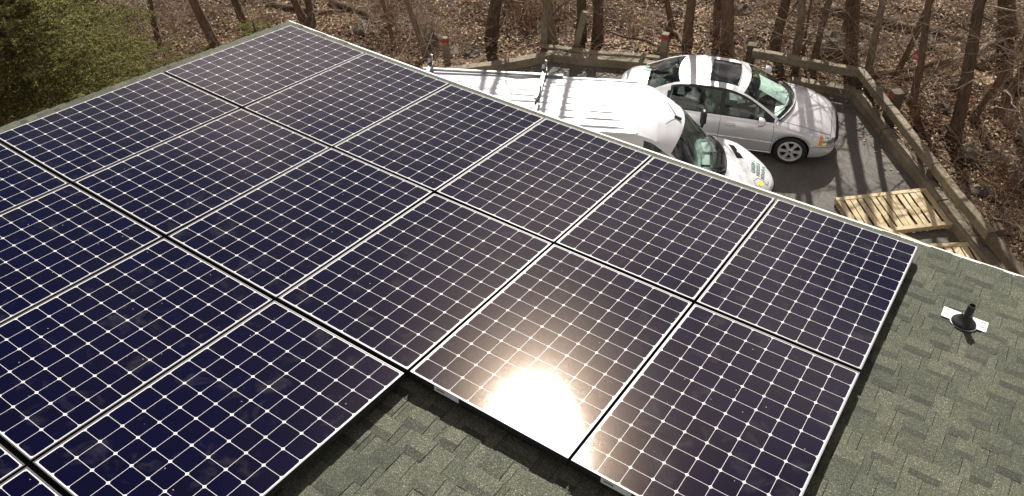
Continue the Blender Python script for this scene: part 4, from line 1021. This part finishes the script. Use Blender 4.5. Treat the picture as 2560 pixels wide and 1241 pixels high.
for x, y, h, lab, sd, az in ((8.7, 10.4, 8.5, 'pale branches of a tree reaching in from the right edge of the photo', 61, 2.6), (8.1, 13.2, 9.0, 'pale branches of a tree reaching in from the top right corner', 62, 3.3), (-13.6, 3.6, 7.5, 'pale branches of a tree at the top left beside the conifers', 63, -.2)):
    o_ = thing('bare_tree', lab, 'tree', (x, y, gz(x, y)), 0, TG); T = Tree(sd).grow(h, .11, (-.05, 0), low=1.5, nl=12, spread=.9, twigs=4); q = random.Random(sd)
    for k in range(22):                                              # long low limbs towards the light of the drive
        a = az + q.gauss(0, .42); z = q.uniform(2.0, 5.2); lp, lr = T.limb((-.05 * z, 0, z), (math.cos(a), math.sin(a), q.uniform(-.12, .25)), q.uniform(2.6, 5.6), q.uniform(.018, .032), 0, 9, .01, .12, T.crown)
        for w in range(9):
            i = q.randint(2, 8); tp, tr = T.limb(lp[i], (lp[i + 1] - lp[i]).normalized() + Vector((q.gauss(0, .6), q.gauss(0, .6), q.gauss(.1, .3))), q.uniform(.5, 1.5), .0075, 1, 5, .02, .2, T.crown)
            for y2 in range(2): m2 = q.randint(1, 4); T.limb(tp[m2], (tp[m2 + 1] - tp[m2]).normalized() + Vector((q.gauss(0, .7), q.gauss(0, .7), q.gauss(.1, .3))), q.uniform(.25, .7), .005, 2, 3, .02, .22, T.crown)
    T.trunk.build('trunk', M['bark3'], o_, smooth=60); T.crown.build('crown', M['bark_pale'], o_)
for x, y, z, lab, r in ((4.95 - .16 * 1.15, 11.76, 1.15, 'pink survey ribbon tied round the tree right of the rail corner', .078), (6.01 - .15 * 1.0, 11.25, 1.0, 'pink survey ribbon tied round the large dark tree', .128)):
    g0 = gz(x, y); rb = thing('survey_ribbon', lab, 'ribbon', (x, y, g0 + z), .4, 'pink survey ribbons')
    mb = MB(); mb.lathe([(r + .012, -.022), (r + .016, 0), (r + .012, .022)], 20, Matrix.Rotation(.12, 4, 'X')); mb.build('band', M['pink'], rb, smooth=60)
    mb = MB(); mb.grid([[Vector((r + .012 + .02 * math.sin(k), -.16 + w + .03 * math.sin(k * .8), -.02 - k * .055)) for w in (0, .035)] for k in range(6)]); mb.build('tail', M['pink'], rb, solid=.001)

# ------------------------------------------------------------------ bare shrubs
def shrub(x, y, h, n, lab, seed, m='twig_red', spread=.5):
    r = random.Random(seed); o_ = MB(); 
    T = Tree(seed)
    for k in range(n):
        a = r.uniform(0, 2 * PI); sp_ = r.uniform(.1, spread); d = Vector((math.cos(a) * sp_, math.sin(a) * sp_, 1)); L = h * r.uniform(.55, 1.1)
        p0 = Vector((r.gauss(0, .10), r.gauss(0, .10), -.04)); lp, lr = T.limb(p0, d, L, r.uniform(.004, .010), 0, 6, -.015, .16, o_)
        for w in range(6):
            q = r.randint(1, 5); d2 = (lp[q + 1] - lp[q]).normalized() + Vector((r.gauss(0, .6), r.gauss(0, .6), r.gauss(.05, .35))); tp, tr = T.limb(lp[q], d2, L * r.uniform(.2, .45), .0042, 1, 4, 0, .22, o_)
            T.limb(tp[2], (tp[3] - tp[2]).normalized() + Vector((r.gauss(0, .6), r.gauss(0, .6), r.gauss(0, .3))), L * .2, .003, 2, 2, 0, .2, o_)
    ob = o_.build('bare_shrub', M[m]); ob.location = (x, y, gz(x, y)); return tag(ob, lab, 'shrub', 'bare twiggy shrubs')
SHR = [(-4.3, 10.6, 1.5, 26, 'dense red-brown shrub behind the van beside the broad dark trunk', 'twig_red'), (-3.6, 10.9, 1.4, 24, 'red-brown shrub left of the grey corner post', 'twig_red'),
 (-6.1, 9.0, 1.3, 20, 'pale twiggy shrub left of the crooked slim tree', 'twig'), (-7.3, 8.9, 1.2, 20, 'red-brown shrub above the eave panels near the mossy log', 'twig_red'),
 (-1.6, 11.6, 1.1, 18, 'pale shrub behind the back curb right of the leaning post', 'twig'), (-8.0, 10.2, 1.4, 20, 'red-brown shrub far back at the top centre left', 'twig_red'),
 (-5.2, 11.3, 1.5, 22, 'red-brown shrub at the top edge behind the broad trunk', 'twig_red'), (.1, 12.6, .9, 14, 'low pale shrub between the two trees behind the car', 'twig'),
 (1.1, 11.6, .7, 14, 'low pale shrub right behind the car roof', 'twig'), (3.2, 13.0, 1.0, 14, 'pale shrub behind the back rail near its corner', 'twig'),
 (5.4, 10.9, .9, 16, 'low red-brown shrub between the two ribboned trees', 'twig_red'), (6.6, 10.6, 1.1, 18, 'pale shrub right of the large ribboned tree base', 'twig'),
 (7.2, 9.6, 1.2, 18, 'red-brown shrub at the right edge beyond the guard rail', 'twig_red'), (7.6, 8.7, .9, 14, 'low pale shrub at the right edge near the last post', 'twig'),
 (5.2, 13.6, 1.4, 18, 'pale shrub behind the first ribboned tree', 'twig'), (7.0, 12.0, 1.5, 20, 'pale tangled shrub at the upper right edge', 'twig'),
 (-11.9, 5.6, 1.3, 20, 'pale tangled shrub right of the conifer top', 'twig'), (-12.6, 4.6, 1.4, 22, 'pale tangled shrub behind the conifer', 'twig'),
 (-10.0, 5.0, 1.0, 18, 'pale tangled shrub close above the roof rake', 'twig'), (-13.6, 5.6, 1.6, 20, 'pale tangled shrub at the top left behind the conifer', 'twig'),
 (-9.2, 3.4, 2.0, 22, 'tall pale bare shrub standing among the conifers along the rake', 'twig'), (-8.0, 2.7, 1.9, 20, 'tall pale bare shrub just right of the large conifer', 'twig'), (-10.8, 3.2, 2.2, 24, 'tall pale bare shrub behind the conifers near the top edge', 'twig'),
 (4.6, 11.5, .8, 12, 'small pale shrub beside the red painted rail post', 'twig')]
for k, (x, y, h, n, lab, m) in enumerate(SHR): shrub(x, y, h, n, lab, 300 + k, m, .75)

# a low tangle of twigs and brush nobody could count
ug = MB(); UT = Tree(900); ur = random.Random(77); cnt_ = 0
while cnt_ < 9000:
    x = ur.uniform(-16, 9.5); y = ur.uniform(4, 18); dd1 = float(drive_dist(np.array([x]), np.array([y]))[0])
    if dd1 < .45 or (x > -1 and y < 5): continue
    if math.sin(x * .8 + 1.3 * math.sin(y * .9)) + .6 * math.sin(y * 1.7 + x) < ur.uniform(-1.6, 1.2): continue
    cnt_ += 1; a = ur.uniform(0, 2 * PI); el = ur.choice((ur.uniform(0, .35), ur.uniform(.2, 1.4))); L = ur.uniform(.3, 1.9) ** 1.1
    p0 = Vector((x, y, gz(x, y) + ur.uniform(0, .12))); d = Vector((math.cos(a) * math.cos(el), math.sin(a) * math.cos(el), math.sin(el)))
    lp, lr = UT.limb(p0, d, L, ur.uniform(.004, .008), 1, 4, -.03, .22, ug)
    UT.limb(lp[2], (lp[3] - lp[2]).normalized() + Vector((ur.gauss(0, .6), ur.gauss(0, .6), ur.gauss(0, .3))), L * .5, .0035, 2, 3, 0, .2, ug)
um = NT('brush_twig'); um.l(um.ramp(um.island(), [(0, (.11, .065, .04)), (.4, (.22, .145, .095)), (.75, (.36, .27, .19)), (1, (.52, .44, .35))]), um.b.inputs['Base Color']); um.set(Roughness=.85)
tag(ug.build('undergrowth', um.m), 'low tangle of bare twigs and brush over the woodland floor', 'undergrowth', kind='stuff')

# ------------------------------------------------------------------ rocks, logs, fallen branches
def rock(x, y, s, lab, seed, flat=.6):
    r = random.Random(seed); mb = MB(); bm_n = 10; m = 14; rows = []
    ph = [r.uniform(0, 6) for _ in range(6)]
    for i in range(bm_n + 1):
        t = PI * i / bm_n; row = []
        for j in range(m + 1):
            a = 2 * PI * j / m; q = 1 + .16 * math.sin(2 * a + ph[0]) + .12 * math.sin(3 * a + ph[1] + 2 * t) + .09 * math.sin(5 * a + ph[2]) * math.sin(3 * t + ph[3])
            row.append(Vector((s * q * math.sin(t) * math.cos(a), s * .75 * q * math.sin(t) * math.sin(a), s * flat * q * math.cos(t))))
        rows.append(row)
    rows = [[p + p.normalized() * (r.gauss(0, .07) * s if 0 < i < bm_n else 0) for p in row[:-1]] for i, row in enumerate(rows)]; rows = [row + [row[0]] for row in rows]; mb.grid(rows); o_ = mb.build('rock', M['rock'], None, smooth=24); o_.location = (x, y, gz(x, y) + s * flat * .25); o_.rotation_euler = (r.uniform(-.2, .2), r.uniform(-.2, .2), r.uniform(0, 6))
    return tag(o_, lab, 'rock', 'stones on the woodland floor')
ROCKS = [(2.65, 13.55, .42, 'big pale-topped boulder beyond the back guard rail'), (3.4, 13.8, .22, 'stone right of the big boulder'), (-6.0, 8.9, .26, 'stone left of the crooked slim tree'),
 (-5.1, 8.5, .30, 'flat stone by the foot of the crooked slim tree'), (-4.6, 8.7, .22, 'stone behind the red-topped post by the van'), (-7.3, 7.6, .30, 'flat grey stone just above the eave panels'),
 (-6.4, 7.4, .26, 'flat stone close to the eave beside the van roof'), (-7.9, 8.3, .24, 'stone above the eave near the far roof corner'), (1.95, 11.75, .16, 'small stone under the back guard rail'),
 (2.2, 12.2, .15, 'small stone between the trees behind the rail'), (5.7, 13.0, .24, 'stone behind the two ribboned trees'), (5.5, 12.2, .2, 'stone between the two ribboned trees'),
 (6.35, 10.9, .26, 'flat stone at the foot of the large ribboned tree'), (6.9, 10.9, .28, 'stone right of the large ribboned tree'), (6.8, 9.6, .22, 'mossy stone outside the right guard rail'),
 (7.4, 10.3, .3, 'large stone at the right edge of the photo'), (-3.9, 11.3, .22, 'stone behind the red-brown shrubs'), (.2, 14.2, .28, 'stone far back at the top centre right'),
 (4.5, 14.8, .3, 'stone far back under the leaning trees'), (3.6, 15.5, .26, 'stone at the top edge right of the thick dark tree'), (-1.2, 13.2, .2, 'stone at the top edge behind the back curb')]
for k, (x, y, s, lab) in enumerate(ROCKS): rock(x, y, s, lab, 500 + k, random.Random(k).uniform(.4, .75))
def log(a, b, r, lab, seed, m='bark', name='fallen_log', n=8, cat='log', twigs=0):
    q = random.Random(seed); mb = MB(); pts = []
    for k in range(n + 1):
        t = k / n; x = a[0] + (b[0] - a[0]) * t + q.gauss(0, .05); y = a[1] + (b[1] - a[1]) * t + q.gauss(0, .05); pts.append(Vector((x, y, gz(x, y) + r * .7 + (a[2] + (b[2] - a[2]) * t) + q.gauss(0, .015))))
    c = pts[n // 2].copy(); rel = [p - c for p in pts]; mb.tube(rel, [r * (1.05 - .45 * k / n) * q.uniform(.9, 1.1) for k in range(n + 1)], 9)
    T = Tree(seed)
    for k in range(twigs):
        i = q.randint(1, n - 1); T.limb(rel[i], Vector((q.gauss(0, 1), q.gauss(0, 1), q.uniform(.2, 1))), q.uniform(.3, .9), r * .4, 1, 4, .02, .2, mb)
    o_ = mb.build(name, M[m], None, smooth=60); o_.location = c
    return tag(o_, lab, cat, 'fallen logs' if cat == 'log' else 'fallen branches')
log((-9.9, 9.2, 0), (-7.6, 8.9, .05), .11, 'dark fallen log above the far roof corner', 1, 'bark2'); log((-11.2, 8.0, 0), (-8.9, 8.7, .05), .09, 'fallen log lying left behind the far corner trees', 2, 'bark2')
log((-1.2, 12.4, .05), (.1, 11.5, 0), .06, 'slender fallen log behind the red-topped post', 3, 'bark'); log((1.4, 15.0, 0), (5.4, 15.3, .1), .12, 'long dark log across the top right behind the trees', 4, 'bark2')
log((3.9, 12.4, 0), (5.3, 13.7, .25), .08, 'fallen log slanting up behind the rail corner', 5, 'bark'); log((4.8, 13.2, 0), (6.0, 15.4, .2), .10, 'grey fallen log right of the slanting log', 6, 'bark3')
log((-.9, 10.9, .02), (1.0, 11.2, .22), .028, 'pale fallen branch crossing the red-topped post behind the car', 7, 'bark3', 'fallen_branch', 8, 'branch', 5)
log((-2.2, 11.2, .10), (-.4, 11.5, .05), .03, 'fallen branch behind the back curb', 8, 'bark', 'fallen_branch', 8, 'branch', 6)
log((5.1, 11.2, .05), (6.3, 10.0, .05), .03, 'long fallen branch outside the right guard rail', 9, 'bark', 'fallen_branch', 8, 'branch', 6)
log((6.3, 10.6, .1), (7.8, 10.2, .3), .03, 'fallen branch at the right edge beyond the ribboned tree', 10, 'bark3', 'fallen_branch', 8, 'branch', 7)
log((-7.0, 7.7, .05), (-5.7, 8.6, .25), .03, 'fallen branch beside the crooked slim tree', 11, 'bark3', 'fallen_branch', 8, 'branch', 6)

# ------------------------------------------------------------------ conifers beside the left rake
def conifer(x, y, h, R, lab, seed, m, base=.2, n=46):
    r = random.Random(seed); rs_ = np.random.RandomState(seed); z0 = gz(x, y)
    o_ = thing('conifer', lab, 'conifer tree', (x, y, z0), 0, 'conifers beside the roof'); tr = MB(); tr.tube([(0, 0, -.2), (0, 0, h * .5), (.03, .02, h)], [.13, .08, .012], 9, caps=False)
    ax = []
    T = Tree(seed)
    for k in range(n):
        t = base + (1 - base) * (k + r.random()) / n; z = h * t; a = k * 2.4 + r.uniform(-.3, .3); L = R * (1.02 - t) ** .75 * r.uniform(.75, 1.15) + .12
        d = Vector((math.cos(a), math.sin(a), r.uniform(-.10, .22))); lp, lr = T.limb((0, 0, z), d, L, .018 * (1.2 - t), 0, 6, .015, .07, tr)
        for i in range(1, 7):
            p = lp[i]; dd_ = (lp[i] - lp[i - 1]).normalized(); side = dd_.cross(Vector((0, 0, 1))).normalized()
            for w in range(2 if L > .5 else 1):
                for s in (-1, 1):
                    p1 = lp[i - 1].lerp(p, r.random()); l2 = L * (.48 - .045 * i) * r.uniform(.7, 1.2) + .08
                    d2 = (dd_ * r.uniform(.5, 1.0) + side * s + Vector((0, 0, r.uniform(-.30, .18)))).normalized(); e = p1 + d2 * l2; ax.append((p1, e))
                    if l2 > .22:
                        for q in range(2):
                            p3 = p1.lerp(e, r.uniform(.25, .9)); s3 = d2.cross(Vector((0, 0, 1))).normalized() * r.choice((-1, 1)); ax.append((p3, p3 + (d2 * .8 + s3 * .8 + Vector((0, 0, r.uniform(-.2, .15)))).normalized() * l2 * r.uniform(.35, .6)))
            ax.append((lp[i - 1], p))
    tr.build('trunk', M['bark2'], o_)
    A = np.array([tuple(p) for p, e in ax]); B = np.array([tuple(e) for p, e in ax]); ln = np.linalg.norm(B - A, axis=1)
    cnt = np.maximum(8, (ln / .0034).astype(int)); idx = np.repeat(np.arange(len(ax)), cnt); N_ = len(idx)
    t = rs_.rand(N_); D = (B - A) / ln[:, None]; P_ = A[idx] + (B - A)[idx] * t[:, None]; Dn = D[idx]
    rv = rs_.normal(size=(N_, 3)); rv[:, 2] *= .6; rv -= (rv * Dn).sum(1)[:, None] * Dn; rv /= np.linalg.norm(rv, axis=1)[:, None]
    nd = Dn * .75 + rv * .8; nd /= np.linalg.norm(nd, axis=1)[:, None]; wv = np.cross(nd, rs_.normal(size=(N_, 3))); wv /= np.linalg.norm(wv, axis=1)[:, None]
    L_ = rs_.uniform(.022, .045, N_)[:, None]; Wd = .0048
    V = np.stack([P_ - wv * Wd, P_ + wv * Wd, P_ + nd * L_], 1).reshape(-1, 3); np_mesh('foliage', V, np.arange(3 * N_).reshape(-1, 3), M[m], o_)
    return N_
nn = [conifer(-4.6, -1.0, 7.4, 2.6, 'large dark conifer filling the top left corner', 1, 'needle', .3, 110), conifer(-7.6, 1.2, 6.0, 2.0, 'olive conifer behind the large one along the top edge', 2, 'needle', .25, 60),
      conifer(-2.6, .2, 4.7, 1.7, 'conifer close beside the roof rake under the large one', 3, 'needle', .2, 62), conifer(-3.1, -2.6, 5.6, 1.7, 'bluish conifer at the left edge beside the roof rake', 4, 'needle_blue', .3, 80),
      conifer(-5.2, 3.2, 3.2, 1.6, 'low sparse conifer beyond the rake, right of the others', 5, 'needle', .15, 34)]
print('needles', nn)
